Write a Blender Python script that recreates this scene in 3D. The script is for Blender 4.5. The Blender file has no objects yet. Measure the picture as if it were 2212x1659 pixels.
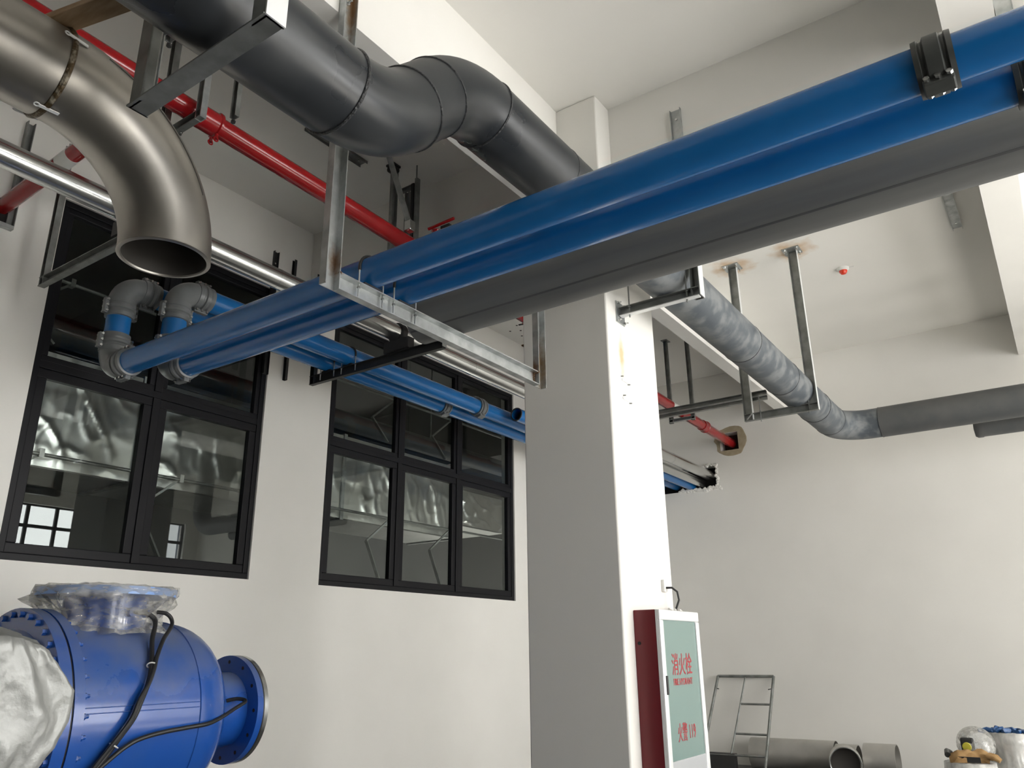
import bpy, bmesh, math, random
from mathutils import Vector, Matrix, noise
random.seed(7)
S = bpy.context.scene
C = S.collection
PI = math.pi
V = Vector

# ---------------------------------------------------------------- camera
cd = bpy.data.cameras.new('camera'); cam = bpy.data.objects.new('camera', cd); C.objects.link(cam)
yaw, pitch, roll = math.radians(34.42074), math.radians(18.8815), math.radians(-0.68467)
fw = V((-math.sin(yaw)*math.cos(pitch), math.cos(yaw)*math.cos(pitch), math.sin(pitch)))
rt = V((math.cos(yaw), math.sin(yaw), 0)); up = rt.cross(fw)
r2 = rt*math.cos(roll)+up*math.sin(roll); u2 = -rt*math.sin(roll)+up*math.cos(roll)
m = Matrix.Identity(4)
for i in range(3):
    m[i][0] = r2[i]; m[i][1] = u2[i]; m[i][2] = -fw[i]
m.translation = V((0, 0, 1.6))
cam.matrix_world = m
cd.sensor_width = 36; cd.sensor_fit = 'HORIZONTAL'; cd.lens = 1705.24*36/2212
cd.clip_start = 0.05; cd.clip_end = 200
S.camera = cam

# ---------------------------------------------------------------- world, light, exposure
w = bpy.data.worlds.new('world'); S.world = w; w.use_nodes = True
bg = w.node_tree.nodes['Background']; bg.inputs[0].default_value = (0.80, 0.88, 1.0, 1); bg.inputs[1].default_value = 1.0
S.view_settings.view_transform = 'Standard'; S.view_settings.look = 'None'
S.view_settings.gamma = 1; S.view_settings.use_curve_mapping = False
S.view_settings.exposure = 0.0
XW = 6.0          # right wall, with the daylight windows
WIN_R = [(0.3, 2.1), (4.4, 7.0), (7.7, 9.6), (10.4, 12.2)]   # y ranges of its windows
WZ = (0.9, 4.9)
def daylight(y0, y1, power):
    l = bpy.data.lights.new('window_daylight', 'AREA'); l.shape = 'RECTANGLE'
    l.size = WZ[1]-WZ[0]; l.size_y = y1-y0; l.energy = power; l.color = (1.0, 0.985, 0.95)
    o = bpy.data.objects.new('window_daylight', l); C.objects.link(o)
    o.location = (XW+0.32, (y0+y1)/2, (WZ[0]+WZ[1])/2)
    o.rotation_euler = (0, PI/2, 0)
sun = bpy.data.lights.new('sun', 'SUN'); sun.energy = 185.0; sun.angle = math.radians(0.6); sun.color = (1.0, 0.96, 0.89)
so = bpy.data.objects.new('sun', sun); C.objects.link(so); so.rotation_euler = (0, math.radians(38), math.radians(12))
POW = 43.0
for (a, b), k in zip(WIN_R, (1.40, 0.95, 0.86, 0.36)): daylight(a, b, k*POW*(b-a)*(WZ[1]-WZ[0]))   # near window boosted, far ones dimmed only to balance wall brightness

# ---------------------------------------------------------------- materials
MATS = {}
def mat(name, col, rough=0.5, metal=0.0, n=None, bump=0.0, coat=0.0, spec=None, col2=None, nscale=4, detail=4, nfac=(0.35, 0.65), aniso=None, rough2=None, bscale=None):
    """principled; optional noise mix between col and col2, optional bump"""
    m = bpy.data.materials.new(name); m.use_nodes = True
    nt = m.node_tree; N = nt.nodes; L = nt.links
    p = N['Principled BSDF']
    p.inputs['Base Color'].default_value = (*col, 1); p.inputs['Roughness'].default_value = rough; p.inputs['Metallic'].default_value = metal
    p.inputs['Coat Weight'].default_value = coat
    p.inputs['Coat Roughness'].default_value = 0.12
    if spec is not None: p.inputs['Specular IOR Level'].default_value = spec
    tc = N.new('ShaderNodeTexCoord'); mp = N.new('ShaderNodeMapping'); L.new(tc.outputs['Object'], mp.inputs[0])
    if aniso: mp.inputs['Scale'].default_value = aniso
    if col2 is not None or rough2 is not None:
        t = N.new('ShaderNodeTexNoise'); t.inputs['Scale'].default_value = nscale; t.inputs['Detail'].default_value = detail
        L.new(mp.outputs[0], t.inputs['Vector'])
        mr = N.new('ShaderNodeMapRange'); mr.inputs[1].default_value = nfac[0]; mr.inputs[2].default_value = nfac[1]
        L.new(t.outputs['Fac'], mr.inputs[0])
        if col2 is not None:
            mx = N.new('ShaderNodeMix'); mx.data_type = 'RGBA'
            mx.inputs[6].default_value = (*col, 1); mx.inputs[7].default_value = (*col2, 1)
            L.new(mr.outputs[0], mx.inputs[0]); L.new(mx.outputs[2], p.inputs['Base Color'])
        if rough2 is not None:
            m2 = N.new('ShaderNodeMapRange'); m2.inputs[3].default_value = rough; m2.inputs[4].default_value = rough2
            L.new(mr.outputs[0], m2.inputs[0]); L.new(m2.outputs[0], p.inputs['Roughness'])
    if bump:
        t2 = N.new('ShaderNodeTexNoise'); t2.inputs['Scale'].default_value = bscale or nscale*3; t2.inputs['Detail'].default_value = 5
        L.new(mp.outputs[0], t2.inputs['Vector'])
        b = N.new('ShaderNodeBump'); b.inputs['Strength'].default_value = bump; b.inputs['Distance'].default_value = 0.02
        L.new(t2.outputs['Fac'], b.inputs['Height']); L.new(b.outputs[0], p.inputs['Normal'])
    MATS[name] = m
    return m
mat('wall_paint', (0.79, 0.775, 0.735), 0.85, col2=(0.75, 0.735, 0.695), nscale=1.3, nfac=(0.3, 0.75), bump=0.03, bscale=30)
mat('ceiling_paint', (0.79, 0.775, 0.735), 0.9, col2=(0.765, 0.75, 0.71), nscale=0.8, bump=0.02, bscale=20)
mat('floor_concrete', (0.105, 0.104, 0.10), 0.7, col2=(0.085, 0.085, 0.082), nscale=2)
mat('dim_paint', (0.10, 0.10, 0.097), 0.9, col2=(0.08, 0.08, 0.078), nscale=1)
mat('blue_pipe', (0.007, 0.118, 0.350), 0.24, coat=0.12, col2=(0.010, 0.13, 0.375), nscale=3)
mat('grey_pipe', (0.17, 0.172, 0.165), 0.42, col2=(0.115, 0.118, 0.118), nscale=2.2, aniso=(0.25, 3.5, 3.5), rough2=0.6, nfac=(0.3, 0.7), bump=0.02)
mat('black_pipe', (0.022, 0.025, 0.029), 0.27, col2=(0.044, 0.047, 0.050), nscale=2.5, detail=6, rough2=0.44, nfac=(0.36, 0.72), bump=0.012, bscale=7)
mat('dusty_pipe', (0.080, 0.093, 0.106), 0.5, col2=(0.175, 0.185, 0.19), nscale=6.5, detail=12, nfac=(0.44, 0.60), bump=0.05, rough2=0.75)
mat('dark_pipe', (0.070, 0.074, 0.076), 0.55, col2=(0.10, 0.10, 0.098), nscale=3, detail=6)
mat('weld', (0.030, 0.032, 0.034), 0.35, bump=0.6, bscale=60)
mat('stainless_light', (0.55, 0.535, 0.50), 0.5, 0.75, col2=(0.46, 0.45, 0.42), nscale=3)
mat('stainless', (0.45, 0.43, 0.395), 0.33, 1.0, col2=(0.32, 0.30, 0.27), nscale=2.0, detail=6, rough2=0.44, nfac=(0.3, 0.7), bump=0.02, bscale=9)
mat('stainless_inside', (0.07, 0.065, 0.06), 0.6, 0.5)  # metal darkened to put the shade inside open pipes into its colour
mat('brown_weld', (0.09, 0.06, 0.028), 0.4, 0.6, col2=(0.45, 0.41, 0.33), nscale=25, nfac=(0.5, 0.7), bump=0.5)
mat('clad', (0.72, 0.73, 0.72), 0.20, 1.0, col2=(0.60, 0.61, 0.60), nscale=1.5, rough2=0.26, aniso=(4, 0.6, 4))
mat('galv', (0.52, 0.54, 0.54), 0.38, 0.9, col2=(0.36, 0.375, 0.37), nscale=9, detail=6, rough2=0.55)
mat('galv_dull', (0.30, 0.31, 0.30), 0.5, 0.75, col2=(0.20, 0.205, 0.195), nscale=8, detail=6)
mat('black_steel', (0.034, 0.034, 0.034), 0.45, 0.2)
mat('rust', (0.16, 0.085, 0.035), 0.8, col2=(0.06, 0.035, 0.02), nscale=40)
mat('rubber', (0.012, 0.012, 0.013), 0.5)
mat('red_paint', (0.31, 0.008, 0.010), 0.22, coat=0.4)
mat('cabinet_red', (0.135, 0.005, 0.010), 0.35)
mat('frame_dark', (0.009, 0.009, 0.011), 0.45, spec=0.18)
mat('coupling_grey', (0.155, 0.165, 0.17), 0.36, col2=(0.13, 0.138, 0.14), nscale=8)
mat('coupling_black', (0.040, 0.044, 0.042), 0.42, col2=(0.055, 0.057, 0.054), nscale=9)
mat('bolt', (0.62, 0.63, 0.62), 0.25, 1.0)
mat('foil', (0.80, 0.81, 0.79), 0.30, 1.0, col2=(0.72, 0.73, 0.71), nscale=3, rough2=0.38)
mat('timber', (0.42, 0.30, 0.185), 0.7, col2=(0.32, 0.21, 0.115), nscale=5, aniso=(1, 9, 9))
mat('machine_blue', (0.010, 0.072, 0.335), 0.24, coat=0.35, col2=(0.022, 0.082, 0.30), nscale=3, detail=6, nfac=(0.45, 0.8), bump=0.015)
mat('pale_blue', (0.16, 0.30, 0.62), 0.3)
mat('tarp', (0.34, 0.345, 0.335), 0.40, 0.3, col2=(0.26, 0.265, 0.255), nscale=5, detail=8, bump=0.3, bscale=16)
mat('white_alu', (0.78, 0.79, 0.79), 0.28, 0.15)
mat('satin_plate', (0.55, 0.57, 0.59), 0.35, 0.4)
mat('letter_red', (0.34, 0.022, 0.03), 0.5)
mat('white_plastic', (0.75, 0.75, 0.72), 0.4)
mat('alarm_red', (0.72, 0.05, 0.02), 0.3)
mat('hole_dark', (0.012, 0.011, 0.010), 0.9)  # near-black standing in for the shade inside holes and openings
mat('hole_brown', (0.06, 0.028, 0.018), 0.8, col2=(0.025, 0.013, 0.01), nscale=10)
mat('mortar_tan', (0.40, 0.34, 0.24), 0.9, col2=(0.34, 0.285, 0.19), nscale=14, bump=0.2)
mat('glove_tan', (0.36, 0.22, 0.09), 0.8, col2=(0.28, 0.16, 0.06), nscale=20)
mat('strap_blue', (0.02, 0.08, 0.22), 0.4)
mat('yellow', (0.50, 0.45, 0.05), 0.5)

def wrap_mat(name, tint, gloss, rough, opac):
    m = bpy.data.materials.new(name); m.use_nodes = True; nt = m.node_tree; N = nt.nodes; L = nt.links
    out = N['Material Output']; p = N['Principled BSDF']
    p.inputs['Base Color'].default_value = (*tint, 1); p.inputs['Roughness'].default_value = rough
    p.inputs['Specular IOR Level'].default_value = gloss
    tr = N.new('ShaderNodeBsdfTransparent'); tr.inputs[0].default_value = (0.93, 0.93, 0.92, 1)
    mx = N.new('ShaderNodeMixShader')
    t = N.new('ShaderNodeTexNoise'); t.inputs['Scale'].default_value = 9; t.inputs['Detail'].default_value = 3
    mr = N.new('ShaderNodeMapRange'); mr.inputs[1].default_value = 0.35; mr.inputs[2].default_value = 0.7; mr.inputs[3].default_value = opac[0]; mr.inputs[4].default_value = opac[1]
    L.new(t.outputs['Fac'], mr.inputs[0]); L.new(mr.outputs[0], mx.inputs[0])
    L.new(tr.outputs[0], mx.inputs[1]); L.new(p.outputs[0], mx.inputs[2]); L.new(mx.outputs[0], out.inputs[0])
    MATS[name] = m
wrap_mat('plastic_wrap', (0.52, 0.51, 0.48), 1.0, 0.10, (0.18, 0.7))
wrap_mat('cloudy_wrap', (0.62, 0.61, 0.58), 0.9, 0.18, (0.55, 0.95))
def glass_mat(name, tint, refl_tint=(0.9, 0.95, 0.95)):
    m = bpy.data.materials.new(name); m.use_nodes = True; nt = m.node_tree; N = nt.nodes; L = nt.links
    out = N['Material Output']; N.remove(N['Principled BSDF'])
    tr = N.new('ShaderNodeBsdfTransparent'); tr.inputs[0].default_value = (*tint, 1)
    gl = N.new('ShaderNodeBsdfGlossy'); gl.inputs[0].default_value = (*refl_tint, 1); gl.inputs['Roughness'].default_value = 0.0
    lw = N.new('ShaderNodeLayerWeight'); lw.inputs[0].default_value = 0.5
    pw = N.new('ShaderNodeMath'); pw.operation = 'POWER'; pw.inputs[1].default_value = 5; L.new(lw.outputs['Facing'], pw.inputs[0])
    fr = N.new('ShaderNodeMath'); fr.operation = 'MULTIPLY_ADD'; fr.inputs[1].default_value = 0.95; fr.inputs[2].default_value = 0.038; L.new(pw.outputs[0], fr.inputs[0])
    mx = N.new('ShaderNodeMixShader'); L.new(fr.outputs[0], mx.inputs[0]); L.new(tr.outputs[0], mx.inputs[1]); L.new(gl.outputs[0], mx.inputs[2])
    L.new(mx.outputs[0], out.inputs[0]); MATS[name] = m
glass_mat('window_glass', (0.86, 0.88, 0.87))
def frost():
    m = mat('cabinet_glass', (0.165, 0.25, 0.232), 0.14, coat=0.4)
frost()
# painted column: an ochre run of rust water and grey filler dabs around old fixings
def column_paint():
    m = mat('column_paint', (0.77, 0.755, 0.715), 0.85, bump=0.02, bscale=30)
    nt = m.node_tree; N = nt.nodes; L = nt.links; p = N['Principled BSDF']
    g = N.new('ShaderNodeNewGeometry'); base = None
    def blob(c, s, col, fac):
        nonlocal base
        a = N.new('ShaderNodeVectorMath'); a.operation = 'SUBTRACT'; a.inputs[1].default_value = c; L.new(g.outputs['Position'], a.inputs[0])
        b = N.new('ShaderNodeVectorMath'); b.operation = 'DIVIDE'; b.inputs[1].default_value = s; L.new(a.outputs[0], b.inputs[0])
        t = N.new('ShaderNodeTexNoise'); t.inputs['Scale'].default_value = 14; L.new(g.outputs['Position'], t.inputs['Vector'])
        ln = N.new('ShaderNodeVectorMath'); ln.operation = 'LENGTH'; L.new(b.outputs[0], ln.inputs[0])
        ad = N.new('ShaderNodeMath'); ad.operation = 'ADD'; L.new(ln.outputs['Value'], ad.inputs[0]); L.new(t.outputs['Fac'], ad.inputs[1])
        mr = N.new('ShaderNodeMapRange'); mr.inputs[1].default_value = 1.5; mr.inputs[2].default_value = 0.75; mr.inputs[3].default_value = 0; mr.inputs[4].default_value = fac
        L.new(ad.outputs[0], mr.inputs[0])
        mx = N.new('ShaderNodeMix'); mx.data_type = 'RGBA'; mx.inputs[7].default_value = (*col, 1)
        if base is None: mx.inputs[6].default_value = (0.77, 0.755, 0.715, 1)
        else: L.new(base, mx.inputs[6])
        L.new(mr.outputs[0], mx.inputs[0]); base = mx.outputs[2]
    blob((-2.556, 5.25, 3.80), (0.2, 0.055, 0.20), (0.62, 0.42, 0.16), 0.75)
    blob((-2.556, 5.28, 3.53), (0.2, 0.10, 0.14), (0.60, 0.60, 0.58), 0.6)
    L.new(base, p.inputs['Base Color'])
column_paint()
# ceiling with rust halos round the two anchor plates
def rust_halo():
    m = MATS['ceiling_paint']; nt = m.node_tree; N = nt.nodes; L = nt.links; p = N['Principled BSDF']
    src = p.inputs['Base Color'].links[0].from_socket
    g = N.new('ShaderNodeNewGeometry')
    for c in ((-2.72, 8.84, 6.12), (-1.98, 8.84, 6.12)):
        a = N.new('ShaderNodeVectorMath'); a.operation = 'DISTANCE'; a.inputs[1].default_value = c; L.new(g.outputs['Position'], a.inputs[0])
        t = N.new('ShaderNodeTexNoise'); t.inputs['Scale'].default_value = 7; t.inputs['Detail'].default_value = 4; L.new(g.outputs['Position'], t.inputs['Vector'])
        ml = N.new('ShaderNodeMath'); ml.operation = 'MULTIPLY_ADD'; ml.inputs[1].default_value = 0.35; L.new(t.outputs['Fac'], ml.inputs[0]); L.new(a.outputs['Value'], ml.inputs[2])
        mr = N.new('ShaderNodeMapRange'); mr.inputs[1].default_value = 0.46; mr.inputs[2].default_value = 0.22; mr.inputs[3].default_value = 0; mr.inputs[4].default_value = 0.85
        L.new(ml.outputs[0], mr.inputs[0])
        mx = N.new('ShaderNodeMix'); mx.data_type = 'RGBA'; mx.inputs[7].default_value = (0.52, 0.30, 0.11, 1)
        L.new(mr.outputs[0], mx.inputs[0]); L.new(src, mx.inputs[6]); src = mx.outputs[2]
    L.new(src, p.inputs['Base Color'])
rust_halo()

def settle(name, col, fac, scale=3):
    """construction dust lying on whatever faces upward"""
    m = MATS[name]; nt = m.node_tree; N = nt.nodes; L = nt.links; p = N['Principled BSDF']
    g = N.new('ShaderNodeNewGeometry'); sp = N.new('ShaderNodeSeparateXYZ'); L.new(g.outputs['Normal'], sp.inputs[0])
    t = N.new('ShaderNodeTexNoise'); t.inputs['Scale'].default_value = scale; t.inputs['Detail'].default_value = 7; L.new(g.outputs['Position'], t.inputs['Vector'])
    ad = N.new('ShaderNodeMath'); ad.operation = 'MULTIPLY_ADD'; ad.inputs[1].default_value = 1.3; L.new(t.outputs['Fac'], ad.inputs[0]); L.new(sp.outputs['Z'], ad.inputs[2])
    mr = N.new('ShaderNodeMapRange'); mr.inputs[1].default_value = 0.85; mr.inputs[2].default_value = 1.7; mr.inputs[4].default_value = fac; L.new(ad.outputs[0], mr.inputs[0])
    mx = N.new('ShaderNodeMix'); mx.data_type = 'RGBA'; mx.inputs[7].default_value = (*col, 1)
    inp = p.inputs['Base Color']
    if inp.links: L.new(inp.links[0].from_socket, mx.inputs[6])
    else: mx.inputs[6].default_value = inp.default_value
    L.new(mr.outputs[0], mx.inputs[0]); L.new(mx.outputs[2], inp)
    rr = p.inputs['Roughness']; m2 = N.new('ShaderNodeMath'); m2.operation = 'MULTIPLY_ADD'; m2.inputs[1].default_value = 0.35
    L.new(mr.outputs[0], m2.inputs[0])
    if rr.links: L.new(rr.links[0].from_socket, m2.inputs[2])
    else: m2.inputs[2].default_value = rr.default_value
    L.new(m2.outputs[0], rr)
settle('machine_blue', (0.17, 0.18, 0.18), 0.62, 5)
settle('black_pipe', (0.09, 0.09, 0.086), 0.35, 2)
# channel with heat marks and rust next to its welded corners
def burnt():
    m = mat('galv_burnt', (0.52, 0.54, 0.54), 0.38, 0.9, col2=(0.36, 0.375, 0.37), nscale=9, detail=6, rough2=0.55)
    nt = m.node_tree; N = nt.nodes; L = nt.links; p = N['Principled BSDF']; src = p.inputs['Base Color'].links[0].from_socket
    g = N.new('ShaderNodeNewGeometry'); tot = None
    for c, s_, col in (((-2.93, 2.60, 3.60), (0.06, 0.05, 0.10), (0.20, 0.11, 0.05)), ((-2.93, 4.56, 3.57), (0.06, 0.06, 0.10), (0.17, 0.09, 0.04)), ((-2.93, 2.60, 5.35), (0.06, 0.05, 0.30), (0.33, 0.20, 0.09)), ((-2.93, 4.63, 3.62), (0.06, 0.05, 0.28), (0.24, 0.16, 0.08))):
        a = N.new('ShaderNodeVectorMath'); a.operation = 'SUBTRACT'; a.inputs[1].default_value = c; L.new(g.outputs['Position'], a.inputs[0])
        b = N.new('ShaderNodeVectorMath'); b.operation = 'DIVIDE'; b.inputs[1].default_value = s_; L.new(a.outputs[0], b.inputs[0])
        ln = N.new('ShaderNodeVectorMath'); ln.operation = 'LENGTH'; L.new(b.outputs[0], ln.inputs[0])
        t = N.new('ShaderNodeTexNoise'); t.inputs['Scale'].default_value = 30; L.new(g.outputs['Position'], t.inputs['Vector'])
        ad = N.new('ShaderNodeMath'); ad.operation = 'ADD'; L.new(ln.outputs['Value'], ad.inputs[0]); L.new(t.outputs['Fac'], ad.inputs[1])
        mr = N.new('ShaderNodeMapRange'); mr.inputs[1].default_value = 1.6; mr.inputs[2].default_value = 0.7; mr.inputs[4].default_value = 0.9; L.new(ad.outputs[0], mr.inputs[0])
        mx = N.new('ShaderNodeMix'); mx.data_type = 'RGBA'; mx.inputs[7].default_value = (*col, 1); L.new(mr.outputs[0], mx.inputs[0]); L.new(src, mx.inputs[6]); src = mx.outputs[2]
    L.new(src, p.inputs['Base Color'])
burnt()

# ---------------------------------------------------------------- mesh helpers
class MB:
    def __init__(s): s.v = []; s.f = []
    def add(s, vs, fs):
        o = len(s.v); s.v += [tuple(x) for x in vs]; s.f += [tuple(i+o for i in f) for f in fs]; return s
    def box(s, a, b):
        x0, y0, z0 = a; x1, y1, z1 = b
        return s.add([(x0,y0,z0),(x1,y0,z0),(x1,y1,z0),(x0,y1,z0),(x0,y0,z1),(x1,y0,z1),(x1,y1,z1),(x0,y1,z1)],
                     [(0,3,2,1),(4,5,6,7),(0,1,5,4),(1,2,6,5),(2,3,7,6),(3,0,4,7)])
    def prism(s, pts, p0, p1, ax, ay):
        """extrude the polygon pts (in ax, ay) from p0 to p1"""
        p0, p1, ax, ay = V(p0), V(p1), V(ax).normalized(), V(ay).normalized(); n = len(pts)
        vs = [p0+ax*a+ay*b for a, b in pts]+[p1+ax*a+ay*b for a, b in pts]
        fs = [tuple(range(n))[::-1], tuple(range(n, 2*n))]+[(i, (i+1) % n, n+(i+1) % n, n+i) for i in range(n)]
        return s.add(vs, fs)
    def channel(s, p0, p1, o, h=0.1, d=0.05, t=0.006):
        """C channel from p0 to p1 (middle of the web's back), flanges pointing along o"""
        a = (V(p1)-V(p0)).normalized(); o = V(o).normalized(); sd = a.cross(o); q = h/2
        return s.prism([(-q,0),(q,0),(q,d),(q-t,d),(q-t,t),(-q+t,t),(-q+t,d),(-q,d)], p0, p1, sd, o)
    def angle(s, p0, p1, d1, d2, l=0.06, t=0.006):
        return s.prism([(0,0),(l,0),(l,t),(t,t),(t,l),(0,l)], p0, p1, d1, d2)
    def bar(s, p0, p1, w, h, upv=(0,0,1)):
        a = (V(p1)-V(p0)).normalized(); u = V(upv); sd = a.cross(u).normalized(); u = sd.cross(a)
        return s.prism([(-w/2,-h/2),(w/2,-h/2),(w/2,h/2),(-w/2,h/2)], p0, p1, sd, u)
    def tube(s, pts, r, n=24, caps=True, closed=False):
        pts = [V(p) for p in pts]; k = len(pts); rs = r if isinstance(r, (list, tuple)) else [r]*k
        T = []
        for i in range(k):
            if closed: t = pts[(i+1) % k]-pts[i-1]
            else: t = pts[min(i+1, k-1)]-pts[max(i-1, 0)]
            T.append(t.normalized())
        u = T[0].orthogonal().normalized(); vs = []; fs = []
        for i in range(k):
            if i: u = (u-T[i]*u.dot(T[i])).normalized()
            w_ = T[i].cross(u)
            for j in range(n):
                a = 2*PI*j/n; vs.append(pts[i]+(u*math.cos(a)+w_*math.sin(a))*rs[i])
        for i in range(k if closed else k-1):
            i2 = (i+1) % k
            for j in range(n): fs.append((i*n+j, i*n+(j+1) % n, i2*n+(j+1) % n, i2*n+j))
        if caps and not closed:
            fs.append(tuple(range(n))[::-1]); fs.append(tuple(range((k-1)*n, k*n)))
        return s.add(vs, fs)
    def lathe(s, prof, o, ax, n=40, caps=False):
        """prof: (distance along ax, radius)"""
        o, ax = V(o), V(ax).normalized(); u = ax.orthogonal().normalized(); w_ = ax.cross(u); vs = []; fs = []
        for d, r in prof:
            for j in range(n):
                a = 2*PI*j/n; vs.append(o+ax*d+(u*math.cos(a)+w_*math.sin(a))*r)
        for i in range(len(prof)-1):
            for j in range(n): fs.append((i*n+j, i*n+(j+1) % n, (i+1)*n+(j+1) % n, (i+1)*n+j))
        if caps:
            fs.append(tuple(range(n))[::-1]); k = len(prof)-1; fs.append(tuple(range(k*n, k*n+n)))
        return s.add(vs, fs)
    def cyl(s, p0, p1, r, n=16): return s.tube([p0, p1], r, n)
    def ring(s, c, ax, R, r, n=40, k=8):
        ax = V(ax).normalized(); u = ax.orthogonal().normalized(); w_ = ax.cross(u)
        return s.tube([V(c)+(u*math.cos(2*PI*i/n)+w_*math.sin(2*PI*i/n))*R for i in range(n)], r, k, closed=True)
    def stud(s, p, ax, r, h):
        return s.lathe([(-h, 0.0005), (-h, r), (-h+0.014, r), (-h+0.014, r*0.6), (h-0.014, r*0.6), (h-0.014, r), (h, r), (h, 0.0005)], p, ax, 6)
    def hex(s, p, ax, r=0.014, h=0.012): return s.cyl(p, V(p)+V(ax).normalized()*h, r, 6)
def arc(c, a, b, R, ang, n=12):
    """quarter-like arc: centre c, starts at c+a*R, turns towards b"""
    a, b = V(a).normalized(), V(b).normalized()
    return [V(c)+(a*math.cos(ang*i/n)+b*math.sin(ang*i/n))*R for i in range(n+1)]

def ob(name, mb, material, parent=None, smooth=True, label=None, cat=None, group=None, kind=None, sharp=35, bevel=0):
    me = bpy.data.meshes.new(name)
    if isinstance(mb, MB): me.from_pydata(mb.v, [], mb.f)
    else: mb.to_mesh(me); mb.free()
    me.validate(); 
    b = bmesh.new(); b.from_mesh(me); bmesh.ops.recalc_face_normals(b, faces=b.faces); b.to_mesh(me); b.free()
    me.materials.append(MATS[material])
    if smooth:
        me.polygons.foreach_set('use_smooth', [True]*len(me.polygons)); me.set_sharp_from_angle(angle=math.radians(sharp))
    o = bpy.data.objects.new(name, me); C.objects.link(o)
    if parent is not None:
        o.parent = parent
        if parent.type == 'EMPTY': o.location = -parent.location
    if bevel:
        md = o.modifiers.new('bevel', 'BEVEL'); md.width = bevel; md.segments = 2; md.limit_method = 'ANGLE'
    return tag(o, label, cat, group, kind)
def tag(o, label=None, cat=None, group=None, kind=None):
    for k, v in (('label', label), ('category', cat), ('group', group), ('kind', kind)):
        if v: o[k] = v
    return o
def thing(name, loc, label, cat, group=None, kind=None):
    o = bpy.data.objects.new(name, None); C.objects.link(o); o.location = loc; o.empty_display_size = 0.1
    return tag(o, label, cat, group, kind)
def struct(name, mb, material, parent=None, **k):
    return ob(name, mb, material, parent, kind=None if parent else 'structure', **k)

# ---------------------------------------------------------------- the setting
ZC = 6.12; XL = -6.3; YB = 12.6; YF = -9.0
struct('floor', MB().box((-6.3, YF, -0.1), (XW, YB, 0)), 'floor_concrete')
ceil_o = struct('ceiling', MB().box((-6.55, YF-0.2, ZC), (XW+0.2, YB+0.4, ZC+0.15)), 'ceiling_paint')
# window wall with two openings
W1 = (2.63, 4.815); W2 = (5.67, 9.22); WB, WT = 2.285, 5.25; T = 0.22
mb = MB()
for a, b in ((YF, W1[0]), (W1[1], W2[0]), (W2[1], YB)): mb.box((XL-T, a, 0), (XL, b, ZC))
for a, b in (W1, W2):
    mb.box((XL-T, a, 0), (XL, b, WB)); mb.box((XL-T, a, WT), (XL, b, ZC))
struct('wall_left', mb, 'wall_paint')
# back wall with two openings knocked through for pipes
H1 = (-4.41, -4.10, 4.77, 5.07); H2 = (-5.75, -4.52, 4.17, 4.56)
mb = MB(); y0, y1 = YB, YB+0.3
mb.box((-6.52, y0, 0), (XW, y1, H2[2])); mb.box((-6.52, y0, H2[2]), (H2[0], y1, H2[3])); mb.box((H2[1], y0, H2[2]), (XW, y1, H2[3]))
mb.box((-6.52, y0, H2[3]), (XW, y1, H1[2])); mb.box((-6.52, y0, H1[2]), (H1[0], y1, H1[3])); mb.box((H1[1], y0, H1[2]), (XW, y1, H1[3]))
mb.box((-6.52, y0, H1[3]), (XW, y1, ZC))
wb = struct('wall_back', mb, 'wall_paint')
ob('hole_backing', MB().box((H1[0]-0.02, YB+0.22, H1[2]-0.02), (H1[1]+0.02, YB+0.3, H1[3]+0.02)), 'hole_brown', wb, smooth=False)
ob('hole_backing', MB().box((H2[0]-0.02, YB+0.24, H2[2]-0.02), (H2[1]+0.02, YB+0.32, H2[3]+0.02)), 'hole_dark', wb, smooth=False)  # both slabs close the holes; the shaded depth is in their colour
mb = MB()   # tan mortar left around the square hole
N_ = 28; ins = [(H1[0], H1[2]), (H1[1], H1[2]), (H1[1], H1[3]), (H1[0], H1[3])]
def sq(t):
    t = t % 4; i = int(t); f = t-i; a, b = ins[i], ins[(i+1) % 4]; return (a[0]+(b[0]-a[0])*f, a[1]+(b[1]-a[1])*f)
cx, cz = (H1[0]+H1[1])/2, (H1[2]+H1[3])/2; vs = []; fs = []
for i in range(N_):
    x, z = sq(4*i/N_); a = math.atan2(z-cz, x-cx); R = 0.27+0.05*noise.noise(V((math.cos(a)*2, math.sin(a)*2, 1)))
    R = R+0.03*math.cos(a)
    vs += [(x, YB-0.006, z), (cx+math.cos(a)*R, YB-0.006, cz+math.sin(a)*R*0.92), (cx+math.cos(a)*R*1.02, YB+0.001, cz+math.sin(a)*R*0.94), (x, YB+0.001, z)]
for i in range(N_):
    j = (i+1) % N_
    for k in range(3): fs.append((i*4+k, i*4+k+1, j*4+k+1, j*4+k))
mb.add(vs, fs); ob('mortar_patch', mb, 'mortar_tan', wb, smooth=False)
mb = MB()   # broken plaster edge of the wide hole
for i in range(46):
    x = H2[0]+0.55+(H2[1]-H2[0]-0.5)*i/45; sx = random.uniform(0.015, 0.05); sz = random.uniform(0.012, 0.045)
    mb.lathe([(-0.02, sx*0.6), (0.0, sx), (0.02, sx*0.5)], (x, YB, H2[2]+random.uniform(-0.02, 0.02)), (random.uniform(-.3, .3), -1, random.uniform(-.4, .4)), 5, True)
for i in range(22):
    z = H2[2]+(H2[3]-H2[2])*i/21; sx = random.uniform(0.015, 0.04)
    mb.lathe([(-0.02, sx*0.6), (0.0, sx), (0.02, sx*0.5)], (H2[1]+random.uniform(-0.02, 0.02), YB, z), (0.2, -1, 0.1), 5, True)
for i in range(16):
    x = H2[1]-0.4*i/15; sx = random.uniform(0.015, 0.035)
    mb.lathe([(-0.02, sx*0.6), (0.0, sx), (0.02, sx*0.5)], (x, YB, H2[3]+random.uniform(-0.02, 0.02)), (0.2, -1, 0.1), 5, True)
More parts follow.
